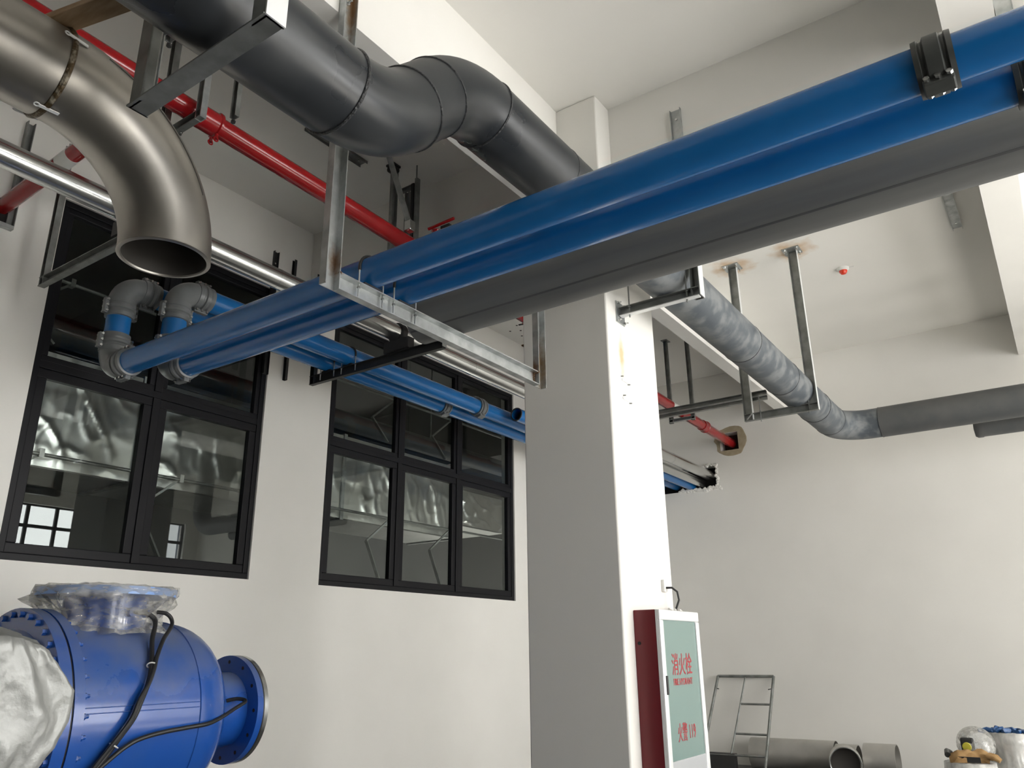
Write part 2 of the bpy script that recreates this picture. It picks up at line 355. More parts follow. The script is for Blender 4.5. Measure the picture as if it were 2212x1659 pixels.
ob('broken_plaster', mb, 'wall_paint', wb, smooth=False, kind='stuff')
struct('wall_front', MB().box((-6.52, YF-0.25, 0), (XW, YF, ZC)), 'dim_paint')  # unseen wall given dark paint to cut bounce on faces towards it
# right wall with the daylight windows
mb = MB(); ys = [YF-0.25]+[v for p in WIN_R for v in p]+[YB+0.3]
for i in range(0, len(ys), 2): mb.box((XW, ys[i], 0), (XW+0.25, ys[i+1], ZC))
for a, b in WIN_R: mb.box((XW, a, 0), (XW+0.25, b, WZ[0])); mb.box((XW, a, WZ[1]), (XW+0.25, b, ZC))
struct('wall_right', mb, 'wall_paint')
for i, (a, b) in enumerate(WIN_R):
    mb = MB(); t = 0.035
    for z in (WZ[0], 2.2, 3.55, 4.42, WZ[1]): mb.box((XW+0.08, a, z-t), (XW+0.14, b, z+t))
    for k in range(4):
        y = a+(b-a)*k/3; mb.box((XW+0.08, y-t, WZ[0]), (XW+0.14, y+t, WZ[1]))
    struct('window_%d' % (i+3), mb, 'frame_dark', smooth=False)
# column and beams
struct('column', MB().box((-3.331, 5.03, 0), (-2.556, 5.90, ZC)), 'column_paint', bevel=0.012)
struct('beam', MB().box((XL, 5.27, 5.2), (-3.331, 5.62, ZC)).box((-2.556, 5.27, 5.2), (XW, 5.62, ZC)), 'wall_paint', smooth=False)
struct('beam', MB().box((-3.19, YF, 5.235), (-2.944, 5.03, ZC)), 'wall_paint', smooth=False)
struct('beam', MB().box((-3.33, 5.90, 5.20), (-3.16, YB, ZC)), 'wall_paint', smooth=False)
struct('beam', MB().box((0.0, YF, 5.5), (0.30, 5.27, ZC)).box((0.0, 5.62, 5.5), (0.30, YB, ZC)), 'wall_paint', smooth=False)

# windows in the left wall
def window(name, y0, y1, mull, lab):
    w = thing(name, (XL, (y0+y1)/2, WB), None, None, kind='structure')
    xa, xb = XL-0.10, XL-0.02; tz = 3.80; f = 0.055
    mb = MB()
    mb.box((xa, y0, WB), (xb, y1, WB+f)).box((xa, y0, WT-f), (xb, y1, WT)).box((xa, y0, WB+f), (xb, y0+f, WT-f)).box((xa, y1-f, WB+f), (xb, y1, WT-f))
    ob('window_frame', mb, 'frame_dark', w, smooth=False, bevel=0.004)
    ob('transom', MB().box((xa, y0+f, tz-0.03), (xb, y1-f, tz+0.03)), 'frame_dark', w, smooth=False, bevel=0.004)
    for y in mull:
        ob('mullion', MB().box((xa-0.01, y-0.035, WB+f), (xb+0.005, y+0.035, tz-0.03)).box((xa-0.01, y-0.035, tz+0.03), (xb+0.005, y+0.035, WT-f)), 'frame_dark', w, smooth=False, bevel=0.004)
    cuts = [y0+f]+[v for y in mull for v in (y-0.035, y+0.035)]+[y1-f]
    for i in range(0, len(cuts), 2):
        for za, zb, s_ in ((WB+f, tz-0.03, 0.075), (tz+0.03, WT-f, 0.05)):
            a, b = cuts[i], cuts[i+1]; X0, X1 = xa+0.012, xb-0.008
            mb = MB()
            mb.box((X0, a, za), (X1, b, za+s_)).box((X0, a, zb-s_), (X1, b, zb)).box((X0, a, za+s_), (X1, a+s_, zb-s_)).box((X0, b-s_, za+s_), (X1, b, zb-s_))
            sa = ob('sash', mb, 'frame_dark', w, smooth=False, bevel=0.006)
            g = ob('pane', MB().box((xa+0.035, a+s_-0.01, za+s_-0.01), (xa+0.041, b-s_+0.01, zb-s_+0.01)), 'window_glass', sa, smooth=False)
    return w
window('window_1', *W1, [3.69], '')
window('window_2', *W2, [6.84, 7.96], '')

# the dim room behind the windows
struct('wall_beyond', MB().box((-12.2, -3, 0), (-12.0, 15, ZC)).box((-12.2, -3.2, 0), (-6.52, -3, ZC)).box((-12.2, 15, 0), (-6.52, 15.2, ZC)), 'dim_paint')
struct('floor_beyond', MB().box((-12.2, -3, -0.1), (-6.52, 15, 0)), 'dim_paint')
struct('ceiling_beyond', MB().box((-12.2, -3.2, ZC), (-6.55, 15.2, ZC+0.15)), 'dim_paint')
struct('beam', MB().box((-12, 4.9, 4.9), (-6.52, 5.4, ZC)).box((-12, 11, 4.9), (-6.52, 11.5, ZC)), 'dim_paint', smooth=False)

# ---------------------------------------------------------------- foil-wrapped duct in the next room
def foil_panel(y0, y1, seed, x=-7.0, z0=3.15, z1=4.16, depth=0.9, amp=0.03):
    mb = MB(); n = max(8, int((y1-y0)*42)); k = 44; vs = []; fs = []
    for i in range(n+1):
        for j in range(k+1):
            y = y0+(y1-y0)*i/n; z = z0+(z1-z0)*j/k
            e = min(1, 8*min(i/n, 1-i/n, j/k, 1-j/k)+0.1)
            q = V((y*1.7+z*0.9+seed, z*0.9-y*0.5, seed*3.1)); q2 = V((y*3.6-z*0.6, z*2.2+y*1.1, seed))
            ridge = max(0, 1-4.5*abs(noise.noise(q*1.3)))**3*0.75+max(0, 1-4.5*abs(noise.noise(q2)))**3*0.45+max(0, 1-4*abs(noise.noise(q2*1.9)))**2*0.22
            pillow = 0.5*noise.noise(V((y*1.2, z*1.4, seed+5)))
            d = (pillow-ridge)*amp*e
            vs.append((x-d, y, z))
    for i in range(n):
        for j in range(k): a = i*(k+1)+j; fs.append((a, a+k+1, a+k+2, a+1))
    mb.add(vs, fs)
    xb = x-0.06
    mb.box((x-depth, y0, z0), (xb, y1, z1))
    return mb
dt = thing('air_duct', (-7.4, 5.5, 3.15), 'silver foil-wrapped rectangular air duct behind the two windows', 'duct')
ob('duct_section', foil_panel(0.6, 3.92, 3), 'foil', dt, sharp=80)
ob('duct_section', foil_panel(3.98, 6.55, 9), 'foil', dt, sharp=80)
ob('duct_section', foil_panel(6.60, 8.75, 17), 'foil', dt, sharp=80)
ob('duct_section', foil_panel(8.80, 10.0, 23, z0=3.35, z1=3.85, amp=0.06), 'foil', dt, sharp=80)
ob('duct_flange', MB().box((-7.9, 3.92, 3.13), (-6.98, 3.98, 4.18)), 'galv', dt, smooth=False)
ob('duct_flange', MB().box((-7.9, 6.55, 3.13), (-6.98, 6.60, 4.18)), 'galv', dt, smooth=False)
ob('duct_flange', MB().box((-7.9, 8.75, 3.13), (-6.98, 8.80, 4.18)), 'galv', dt, smooth=False)
def rail(z, x, lab, clamps):
    t = thing('brace_rail', (x, 2.0, z), lab, 'rail', 'bracing rails behind the window glass')
    ob('rail', MB().cyl((x, 1.0, z), (x, 10.2, z), 0.016, 10), 'galv_dull', t)
    for y in clamps:
        ob('clamp', MB().box((x-0.03, y-0.02, z-0.03), (x+0.03, y+0.02, z+0.045)), 'bolt', t, smooth=False)
        ob('brace', MB().bar((x-0.02, y, z), (x-0.08, y-0.34, z-0.30), 0.03, 0.02), 'galv_dull', t, smooth=False)
        ob('brace', MB().bar((x-0.08, y-0.34, z-0.30), (x-0.25, y+0.42, z-1.35) if z < 4 else (x-0.10, y-0.02, z-0.56), 0.04, 0.02), 'galv_dull', t, smooth=False)
rail(3.22, -6.86, 'thin steel rail with diagonal braces below the foil duct', (3.05, 4.35, 6.12, 7.30, 8.48))
rail(4.78, -6.86, 'thin steel rail with diagonal braces above the foil duct', (3.05, 4.35, 6.12, 7.30, 8.48))
t = thing('hung_pipe', (-7.6, 2, 4.55), 'dark round pipe running above the foil duct in next room', 'pipe')
ob('pipe_run', MB().cyl((-7.7, -1, 4.62), (-7.7, 12, 4.62), 0.13), 'dark_pipe', t)
for y in (2.2, 6.0, 9.0): ob('drop_rod', MB().cyl((-7.7, y, 4.6), (-7.7, y, ZC-0.002), 0.012, 8), 'galv_dull', t)

# ---------------------------------------------------------------- grooved couplings
def coupling(c, ax, r, wd, material, parent, side, n_bolt=2):
    """ribbed two-half clamp round a pipe, ears on the side direction"""
    ax = V(ax).normalized(); h = wd/2
    prof = [(-h, r), (-h, r+0.018), (-h*0.72, r+0.020), (-h*0.62, r+0.010), (-h*0.5, r+0.010), (-h*0.38, r+0.024), (h*0.38, r+0.024), (h*0.5, r+0.010), (h*0.62, r+0.010), (h*0.72, r+0.020), (h, r+0.018), (h, r)]
    cp = ob('coupling', MB().lathe(prof, c, ax), material, parent)
    sd = V(side).normalized(); tn = ax.cross(sd)
    for sg in (1, -1):
        q = V(c)+sd*sg*(r+0.026)
        ob('ear', MB().prism([(-h*0.8, -0.022), (h*0.8, -0.022), (h*0.8, 0.022), (-h*0.8, 0.022)], q-tn*0.03, q+tn*0.03, ax, sd), material, cp, smooth=False, bevel=0.006)
        for k in range(n_bolt):
            f = 0 if n_bolt == 1 else (k/(n_bolt-1)-0.5)*1.15
            ob('bolt', MB().stud(q+ax*h*f, tn, 0.012, 0.044), 'bolt', cp, smooth=False)
    return cp
def elbow(pts, r, parent, d0, d1, sides):
    """grey fitting: arc body with a ribbed clamp collar at either end"""
    e = ob('elbow', MB().tube(pts, r+0.010, 28), 'coupling_grey', parent)
    for p, d, s_ in ((pts[0], V(d0), sides[0]), (pts[-1], V(d1), sides[1])):
        mb = MB(); p = V(p)
        mb.lathe([(-0.02, r), (-0.02, r+0.016), (0.015, r+0.018), (0.022, r+0.011), (0.034, r+0.011), (0.042, r+0.022), (0.062, r+0.022), (0.070, r+0.011), (0.080, r+0.011), (0.088, r+0.016), (0.118, r+0.014), (0.122, r)], p, d, 32)
        cl = ob('collar', mb, 'coupling_grey', e)
        sd = V(s_).normalized(); tn = d.cross(sd)
        for sg in (1, -1):
            q = p+d*0.05+sd*sg*(r+0.026)
            for k in (-0.045, 0, 0.045): ob('bolt', MB().stud(q+d*k, tn, 0.010, 0.036), 'bolt', cl, smooth=False)
            mb = MB(); mb.prism([(-0.06, -0.016), (0.06, -0.016), (0.06, 0.016), (-0.06, 0.016)], q-tn*0.02, q+tn*0.02, d, sd)
            ob('ear', mb, 'coupling_grey', cl, smooth=False, bevel=0.005)
    return e

# ---------------------------------------------------------------- the two blue water pipes
RB = 0.089; ZB = 3.64; ZT = 4.32
def water_pipe(yA, xR, label, xc, ycouple, yext):
    R = 0.15
    t = thing('water_pipe', (xR, yA, ZB), label, 'pipe', 'pair of blue water pipes')
    x1 = 3.4
    ob('pipe_run', MB().tube([(xR+R+0.05, yA, ZB), (x1, yA, ZB)], RB, 40), 'blue_pipe', t)
    low = [V((xR+R, yA, ZB))]+arc((xR+R, yA, ZB+R), (0, 0, -1), (-1, 0, 0), R, PI/2)+[V((xR, yA, ZB+R))]
    elbow(low[1:-1], RB, t, (1, 0, 0), (0, 0, 1), ((0, 0, 1), (0, 1, 0)))
    ob('riser', MB().tube([(xR, yA, ZB+R), (xR, yA, ZT-R)], RB, 40), 'blue_pipe', t)
    hi = arc((xR, yA+R, ZT-R), (0, -1, 0), (0, 0, 1), R, PI/2)
    elbow(hi, RB, t, (0, 0, -1), (0, 1, 0), ((0, 1, 0), (0, 0, 1)))
    ob('pipe_run', MB().tube([(xR, yA+R+0.05, ZT), (xR, yext, ZT)], RB, 40), 'blue_pipe', t)
    coupling((xc, yA, ZB), (1, 0, 0), RB, 0.13, 'coupling_black', t, (0, -0.35, -1), 3)
    coupling((xR, ycouple, ZT), (0, 1, 0), RB, 0.12, 'coupling_grey', t, (0.35, 0, -1), 1)
    return t
water_pipe(2.86, -5.58, 'long blue water pipe crossing the room, nearer of the pair, wide black coupling', -0.045, 6.72, YB+0.1)
water_pipe(3.14, -5.29, 'long blue water pipe crossing the room, farther of the pair beside thick grey pipe', 0.25, 7.02, YB+0.1)
t = thing('pipe_stub', (-4.95, 7.4, 4.30), 'short blue pipe stub with open dark end beside the column', 'pipe')
ob('pipe_run', MB().lathe([(0.14, 0.068), (0, 0.068), (0, 0.078), (5.3, 0.078)], (-5.0, 7.38, 4.27), (0, 1, 0)), 'blue_pipe', t)
ob('end_seal', MB().ring((-5.0, 7.38, 4.27), (0, 1, 0), 0.074, 0.008), 'rubber', t)
ob('pipe_bore', MB().cyl((-4.99, 7.50, 4.27), (-4.99, 7.52, 4.27), 0.068), 'hole_dark', t)  # dark disc inside the stub, painted in place of interior shade

# thick grey pipe
t = thing('grey_pipe', (-3.2, 3.655, 3.55), 'thick dusty grey pipe beside the blue pair, open end above black bracket', 'pipe')
RG = 0.16; YG = 3.655; ZG = 3.71
ob('pipe_run', MB().lathe([(0.5, RG-0.012), (0, RG-0.012), (0, RG), (6.65, RG)], (-3.235, YG, ZG), (1, 0, 0), 56), 'grey_pipe', t)
ob('seam', MB().bar((-3.225, YG-0.105, ZG-0.121), (3.4, YG-0.105, ZG-0.121), 0.010, 0.004, (0, -0.66, -0.75)), 'dark_pipe', t, smooth=False)

# ---------------------------------------------------------------- black pipe with the S bend, dusty far run, dark branch
XP = -2.16; R0 = 0.195; Z1 = 3.86; Z2 = 4.40
t = thing('drain_pipe', (XP, 2.4, Z1-R0), 'fat black pipe with S-shaped double bend turning along the back wall', 'pipe')
Rb = 0.604; a45 = PI/4; s45 = math.sin(a45)
ya = 1.86; lo = [V((XP, ya, Z1))]
e1 = arc((XP, ya, Z1+Rb), (0, 0, -1), (0, 1, 0), Rb, a45, 10)
p1 = e1[-1]; Ls = 0.26; p2 = p1+V((0, s45, s45))*Ls
e2c = p2+V((0, s45, -s45))*Rb
e2 = [e2c+(V((0, -s45, s45))*math.cos(a45*i/10)+V((0, s45, s45))*math.sin(a45*i/10))*Rb for i in range(11)]
yb = e2[-1].y; Z2 = e2[-1].z
ob('pipe_run', MB().tube([(XP, -3.9, Z1), (XP, ya, Z1)], R0, 56), 'black_pipe', t)
ob('bend', MB().tube(e1, R0, 56, False), 'black_pipe', t)
ob('bend_spool', MB().tube([p1, p2], R0, 56, False), 'black_pipe', t)
ob('bend', MB().tube(e2, R0, 56, False), 'black_pipe', t)
ob('pipe_run', MB().tube([(XP, yb, Z2), (XP, 4.7, Z2)], R0, 56), 'black_pipe', t)
for c, d, k in ((e1[0], (0, 1, 0), 0.009), (p1, (0, 1, 1), 0.007), (p2, (0, 1, 1), 0.006), (e2[-1], (0, 1, 0), 0.007), (V((XP, 3.62, Z2)), (0, 1, 0), 0.003), (V((XP, 4.7, Z2)), (0, 1, 0), 0.008)):
    ob('weld_bead', MB().ring(c, d, R0, k, 64), 'weld', t)
YD = 10.87; Re = 0.42
ob('pipe_run', MB().tube([(XP, 4.7, Z2), (XP, YD-Re-0.1, Z2)], R0, 56), 'dusty_pipe', t, )
eb = arc((XP+Re, YD-Re, Z2), (-1, 0, 0), (0, 1, 0), Re, PI/2, 14)
ob('elbow', MB().tube([V((XP, YD-Re-0.1, Z2))]+eb+[V((XP+Re+0.1, YD, Z2))], R0-0.004, 56, False), 'dusty_pipe', t)
ob('pipe_run', MB().tube([(XP+Re+0.1, YD, Z2), (3.0, YD, Z2)], R0, 56), 'dark_pipe', t)
ob('pipe_run', MB().tube(arc((3.0, YD, Z2+0.4), (0, 0, -1), (1, 0, 0), 0.4, PI/2)+[V((3.4, YD, ZC-0.01))], R0, 40), 'dark_pipe', t)
for c, d, k in ((V((XP, 7.05, Z2)), (0, 1, 0), 0.004), (V((XP, 8.3, Z2)), (0, 1, 0), 0.004), (V((XP, 9.62, Z2)), (0, 1, 0), 0.006), (V((XP, YD-Re-0.1, Z2)), (0, 1, 0), 0.004), (V((XP+Re+0.1, YD, Z2)), (1, 0, 0), 0.004)):
    ob('joint_ring', MB().ring(c, d, R0, k, 64), 'weld', t)
t = thing('dark_pipe', (-0.62, 11.4, 4.2), 'short capped dark pipe below the big dark pipe by back wall', 'pipe')
ob('pipe_run', MB().tube([(-0.62, 11.45, 4.27), (3.0, 11.45, 4.27)], 0.115, 32), 'dark_pipe', t)
ob('end_cap', MB().lathe([(0.06, 0.121), (0.0, 0.121), (-0.03, 0.10), (-0.04, 0.0001)], (-0.62, 11.45, 4.27), (1, 0, 0), 32), 'dark_pipe', t)

# ---------------------------------------------------------------- stainless elbow pipe
K = 1.1; xs = -2.871*K; ysn = 1.618*K; zo = 1.6+1.6*K; rs = 0.1825*K; RE = 3*rs
t = thing('stainless_pipe', (xs, ysn, zo), 'large dull stainless steel pipe ending in a downturned open elbow', 'pipe')
zh = zo+RE
ob('pipe_run', MB().tube([(xs, -3.9, zh), (xs, ysn-RE-0.02, zh)], rs, 56), 'stainless', t)
ea = arc((xs, ysn-RE, zo), (0, 0, 1), (0, 1, 0), RE, PI/2, 20)
n = 56
mb = MB().tube([V((xs, ysn-RE-0.02, zh))]+ea+[V((xs, ysn, zo-0.01))], rs, n, False)
ob('elbow', mb, 'stainless', t)
mb = MB().lathe([(0, rs), (-0.004, rs+0.002), (-0.008, rs-0.004), (-0.008, rs-0.016), (0, rs-0.018)], (xs, ysn, zo-0.01), (0, 0, 1), n)
ob('rim', mb, 'stainless', t)
ob('bore', MB().tube(list(reversed([p for p in ea[4:]]))+[], rs-0.017, n, False).tube([(xs, ysn, zo-0.012), (xs, ysn, zo+0.03)], rs-0.017, n, False), 'stainless_inside', t)
yj = ysn-RE-0.02
ob('weld_bead', MB().ring((xs, yj, zh), (0, 1, 0), rs-0.002, 0.014, 72), 'brown_weld', t)
for th in (0.35, -1.35, -2.4):
    d = V((math.cos(th), 0, math.sin(th))); q = V((xs, yj, zh))+d*(rs+0.012)
    mb = MB().bar(q+V((0, -0.03, 0)), q+V((0, 0.05, 0))-d*0.006, 0.014, 0.005, d); mb.ring(q+V((0, -0.038, 0)), d, 0.010, 0.003, 14, 6)
    ob('weld_tab', mb, 'white_alu', t, smooth=False)
pts = []
for i in range(26):
    a = PI/2*(0.12+0.62*i/25); c = V((xs, ysn-RE, zo)); ctr = c+V((0, math.sin(a), math.cos(a)))*RE; rad = V((0, math.sin(a), math.cos(a)))
    pts.append(ctr+(V((1, 0, 0))*0.86+rad*0.51).normalized()*(rs+0.0005))
ob('seam_weld', MB().tube(pts, 0.0022, 6), 'stainless_inside', t)

# ---------------------------------------------------------------- aluminium clad pipe, second one at the wall hole
t = thing('clad_pipe', (-4.66, 3, 4.32), 'shiny aluminium-clad pipe running along the window wall', 'pipe')
ob('pipe_run', MB().tube([(-4.66, -3.9, 4.40), (-4.66, YB+0.15, 4.40)], 0.08, 44), 'clad', t)
for y in (1.05, 3.55, 6.05, 8.55, 11.05): ob('lap_joint', MB().tube([(-4.66, y, 4.40), (-4.66, y+0.03, 4.40)], 0.0815, 44), 'clad', t)
t = thing('clad_pipe', (-4.83, 10, 4.30), 'second aluminium-clad pipe entering the broken hole behind the column', 'pipe')
ob('pipe_run', MB().tube([(-4.83, 10.2, 4.30), (-4.83, YB+0.15, 4.30)], 0.072, 36), 'clad', t)
ob('end_cap', MB().tube([(-4.83, 10.17, 4.30), (-4.83, 10.2, 4.30)], 0.074, 36), 'galv', t)

# ---------------------------------------------------------------- red fire main and its branch
XR = -4.25; RR = 0.074
def zr(y): return 5.13-0.0165*(y+1)
t = thing('fire_pipe', (XR, 3, 4.95), 'long glossy red fire pipe running to square hole in back wall', 'pipe')
ob('pipe_run', MB().tube([(XR, -3.9, zr(-3.9)), (XR, YB+0.12, zr(YB+0.12))], RR, 40), 'red_paint', t)
for y in (2.55, 11.45):
    ob('coupling', MB().lathe([(-0.07, RR), (-0.07, RR+0.010), (0.06, RR+0.012), (0.07, RR+0.02), (0.085, RR+0.02), (0.09, RR)], (XR, y, zr(y)), (0, 1, 0)), 'red_paint', t)
for sx in (-1, 1):
    mb = MB().cyl((XR+sx*0.03, 2.62, zr(2.6)-RR-0.01), (XR+sx*0.03, 2.62, zr(2.6)-RR-0.05), 0.012, 8).ring((XR+sx*0.03, 2.62, zr(2.6)-RR-0.05), (1, 0, 0), 0.016, 0.006, 14, 6)
    ob('coupling_lug', mb, 'red_paint', t)
ob('label_band', MB().tube([(XR, 10.2, zr(10.2)), (XR, 10.42, zr(10.42))], RR+0.0015, 40), 'white_plastic', t)
br = thing('fire_branch', (-5.3, 2.2, 4.98), 'red branch pipe from the window wall behind the stainless elbow', 'pipe')
ob('pipe_run', MB().tube([(XL, 2.18, 4.93), (XR-0.02, 2.2, 5.08)], 0.06, 32), 'red_paint', br)
ob('label_band', MB().tube([(-5.42, 2.189, 4.994), (-5.27, 2.19, 5.005)], 0.0612, 32), 'white_plastic', br)
ob('hole_plate', MB().box((XL, 2.09, 4.80), (XL+0.03, 2.22, 5.0)), 'hole_dark', br, smooth=False)  # near-black plate in place of a wall hole, shade put in its colour
t = thing('strut_channel', (XL, 2.22, 4.8), 'grey channel on wall beside the red branch, left edge', 'channel', 'upright channel ends above the pipes')
ob('channel', MB().channel((XL, 2.25, 4.80), (XL, 2.25, 5.75), (1, 0, 0), 0.06, 0.05), 'galv_dull', t, smooth=False)
ob('foot_plate', MB().box((XL, 2.06, 4.77), (XL+0.05, 2.28, 4.80)), 'galv', t, smooth=False)

# ---------------------------------------------------------------- supports
def ubolt(parent, x, c, r, zlow, along, lean=0.0):
    """rod bent over the pipe; 'along' is the pipe axis letter; c is the pipe centre (other coord, z)"""
    q, z = c; k = 0.005
    pts = [(q-r-k, zlow)]+[(q-(r+k)*math.cos(PI*i/16), z+(r+k)*math.sin(PI*i/16)) for i in range(17)]+[(q+r+k, zlow)]
    P = [(x, a, b) if along == 'x' else (a, x, b) for a, b in pts]
    o = ob('u_bolt', MB().tube(P, 0.005, 8), 'galv', parent)
    pts = [(q-(r+k)*math.cos(PI*i/16), z+(r+k)*math.sin(PI*i/16)) for i in range(-1, 18)]
    P = [(x, a, b) if along == 'x' else (a, x, b) for a, b in pts]
    ob('rubber_sleeve', MB().tube(P, 0.0095, 8), 'rubber', o)
    for sg in (-1, 1):
        a = q+sg*(r+k); p = (x, a, zlow+0.055) if along == 'x' else (a, x, zlow+0.055)
        ob('nut', MB().hex(p, (0, 0, 1), 0.010, 0.010), 'galv_dull', o, smooth=False)
# main trapeze under the blue pair and the grey pipe
tx = -2.936
t = thing('pipe_trapeze', (tx, 3.58, 3.46), 'galvanised channel trapeze under the blue pipe pair, rusty welded corners', 'pipe support')
ob('post', MB().channel((tx, 2.56, 3.438), (tx, 2.56, 5.85), (1, 0, 0), 0.1, 0.05), 'galv_burnt', t, smooth=False)
ob('post', MB().channel((tx, 4.61, 3.438), (tx, 4.61, 5.45), (1, 0, 0), 0.1, 0.05), 'galv_burnt', t, smooth=False)
ob('crossbar', MB().channel((tx, 2.61, 3.488), (tx, 4.56, 3.488), (1, 0, 0), 0.1, 0.05), 'galv_burnt', t, smooth=False)
for y, sg in ((2.612, 1), (4.558, -1)):
    mb = MB(); 
    for i in range(7): mb.lathe([(-0.008, 0.004), (0, 0.010), (0.008, 0.004)], (tx+0.004+0.007*i, y, 3.536-0.002*random.random()), (1, 0, 0), 7, True)
    for i in range(6): mb.lathe([(-0.008, 0.004), (0, 0.009), (0.008, 0.004)], (tx+0.008, y+sg*0.003, 3.45+0.016*i), (0, 0, 1), 7, True)
    ob('corner_weld', mb, 'rust', t)
ob('anchor_bolt', MB().hex((tx+0.006, 2.56, 5.33), (1, 0, 0), 0.016, 0.014).cyl((tx+0.006, 2.56, 5.33), (tx+0.05, 2.56, 5.33), 0.007, 8), 'bolt', t, smooth=False)
for y in (2.86, 3.14):
    ubolt(t, tx+0.028, (y, ZB), RB, 3.455, 'x')
    ob('saddle_pad', MB().box((tx+0.004, y-0.07, 3.538), (tx+0.05, y+0.07, 3.551)), 'rubber', t, smooth=False)
# black bracket by the window pier
def wall_frame(y, x0, x1, zb, material, label, group, posts, h=0.07):
    t = thing('pipe_bracket', (x0, y, zb), label, 'pipe support', group)
    ob('crossbar', MB().channel((x0, y+0.025, zb+h/2), (x1, y+0.025, zb+h/2), (0, -1, 0), h, 0.045), material, t, smooth=False)
    for x, z in posts: ob('post', MB().channel((x+0.025, y+0.028, zb), (x+0.025, y+0.028, z), (0, -1, 0), 0.055, 0.045), material, t, smooth=False)
    return t
t = wall_frame(4.965, -5.82, -4.12, 4.135, 'black_steel', 'black channel bracket under shiny pipe on the pier between windows', None, [(-5.815, 5.35)], 0.09)
ob('wall_arm', MB().bar((XL, 4.99, 4.9), (-5.79, 4.99, 4.9), 0.04, 0.05), 'black_steel', t, smooth=False)
ob('end_plate', MB().box((-4.125, 4.945, 4.15), (-4.117, 5.0, 4.24)), 'galv', t, smooth=False)
for x in (-5.58, -5.29):
    ubolt(t, 4.955, (x, ZT), RB, 4.16, 'y'); ob('saddle_pad', MB().box((x-0.06, 4.935, 4.225), (x+0.06, 4.985, 4.236)), 'rubber', t, smooth=False)
ob('pipe_cradle', MB().box((-4.80, 4.92, 4.225), (-4.50, 5.0, 4.33)).lathe([(-0.03, 0.081), (-0.03, 0.097), (0.03, 0.097), (0.03, 0.081)], (-4.66, 4.955, 4.40), (0, 1, 0)), 'rubber', t, smooth=False)
# grey trapeze left of the first window
t = wall_frame(2.34, -5.74, -4.36, 4.155, 'galv_dull', 'grey steel trapeze under the shiny pipe, left of the tall window', None, [(-5.735, 5.35), (-4.42, ZC)])
ob('pipe_cradle', MB().box((-4.76, 2.30, 4.225), (-4.56, 2.38, 4.33)), 'rubber', t, smooth=False)
# channels standing up behind the pipes
def stub(name, p0, p1, o, label, material='galv_dull', h=0.06, group='upright channel ends above the pipes'):
    t = thing(name, p0, label, 'channel', group)
    ob('channel', MB().channel(p0, p1, o, h, 0.03, 0.004), material, t, smooth=False)
    a = (V(p1)-V(p0)).normalized(); q = V(p0)+(V(p1)-V(p0))*0.9+V(o)*0.004
    ob('bolt', MB().hex(q, o, 0.011, 0.01), 'bolt', t, smooth=False)
    return t
stub('strut_channel', (-6.3, 4.77, 4.3), (-6.3, 4.77, 5.68), (1, 0, 0), 'dark upright channel end behind shiny pipe, leftmost of the pier channels', 'black_steel')
stub('strut_channel', (-6.28, 5.03, 4.3), (-6.28, 5.03, 5.68), (0, -1, 0), 'dark upright channel end behind shiny pipe, beside black bracket post', 'black_steel', 0.045)
stub('strut_channel', (-1.94, 5.27, 4.9), (-1.94, 5.27, 5.83), (0, -1, 0), 'upright galvanised channel fixed to beam above the blue pipes', 'galv', 0.09)
stub('strut_channel', (0.36, 5.26, 5.0), (0.36, 5.26, 6.05), (0, -1, 0), 'pale upright channel on the beam at the top right corner', 'galv', 0.1)
stub('strut_channel', (-0.29, 7.9, ZC-0.002), (-0.29, 9.4, ZC-0.002), (0, 0, -1), 'galvanised channel flat on ceiling beside the right beam', 'galv', 0.1, None)
stub('strut_channel', (-4.86, 3.9, ZC-0.002), (-4.86, 4.6, ZC-0.002), (0, 0, -1), 'channel flat on the dark ceiling above the red pipe', 'galv_dull', 0.1, None)
stub('strut_channel', (-4.32, 5.66, 5.0), (-4.32, 5.66, 5.95), (0, -1, 0), 'dark channel tip above the blue pipes, right of the red valve', 'galv_dull', 0.09)
stub('strut_channel', (-4.62, 5.68, 5.0), (-4.62, 5.68, 5.90), (-1, 0, 0), 'pale channel tip above the blue pipes, touching the red valve', 'galv_dull', 0.07)
# U frame under the near black pipe
t = thing('pipe_bracket', (-2.2, 1.27, 3.56), 'steel angle U-frame under the near black pipe, white edge', 'pipe support')
ob('crossbar', MB().angle((-2.58, 1.30, 3.565), (-1.79, 1.30, 3.565), (0, 0, 1), (0, -1, 0), 0.08, 0.007), 'galv_dull', t, smooth=False)
ob('post', MB().angle((-2.58, 1.23, 3.565), (-2.58, 1.23, ZC), (1, 0, 0), (0, 1, 0), 0.075, 0.007), 'galv_dull', t, smooth=False)
ob('post', MB().angle((-1.79, 1.23, 3.565), (-1.79, 1.23, ZC), (-1, 0, 0), (0, 1, 0), 0.075, 0.007), 'galv_dull', t, smooth=False)
ob('edge_strip', MB().box((-1.789, 1.225, 3.565), (-1.783, 1.305, 4.3)), 'white_alu', t, smooth=False)
for x in (-2.46, -1.88):
    ob('u_bolt', MB().cyl((x, 1.255, 3.60), (x, 1.255, 3.86), 0.007, 8).hex((x, 1.255, 3.60), (0, 0, -1), 0.014, 0.018).hex((x, 1.255, 3.574), (0, 0, 1), 0.014, 0.012), 'galv', t, smooth=False)
ob('u_bolt_arch', MB().tube([(XP+0.29*math.cos(PI*i/16), 1.255, 3.86+0.215*math.sin(PI*i/16)) for i in range(17)], 0.007, 8), 'galv', t)
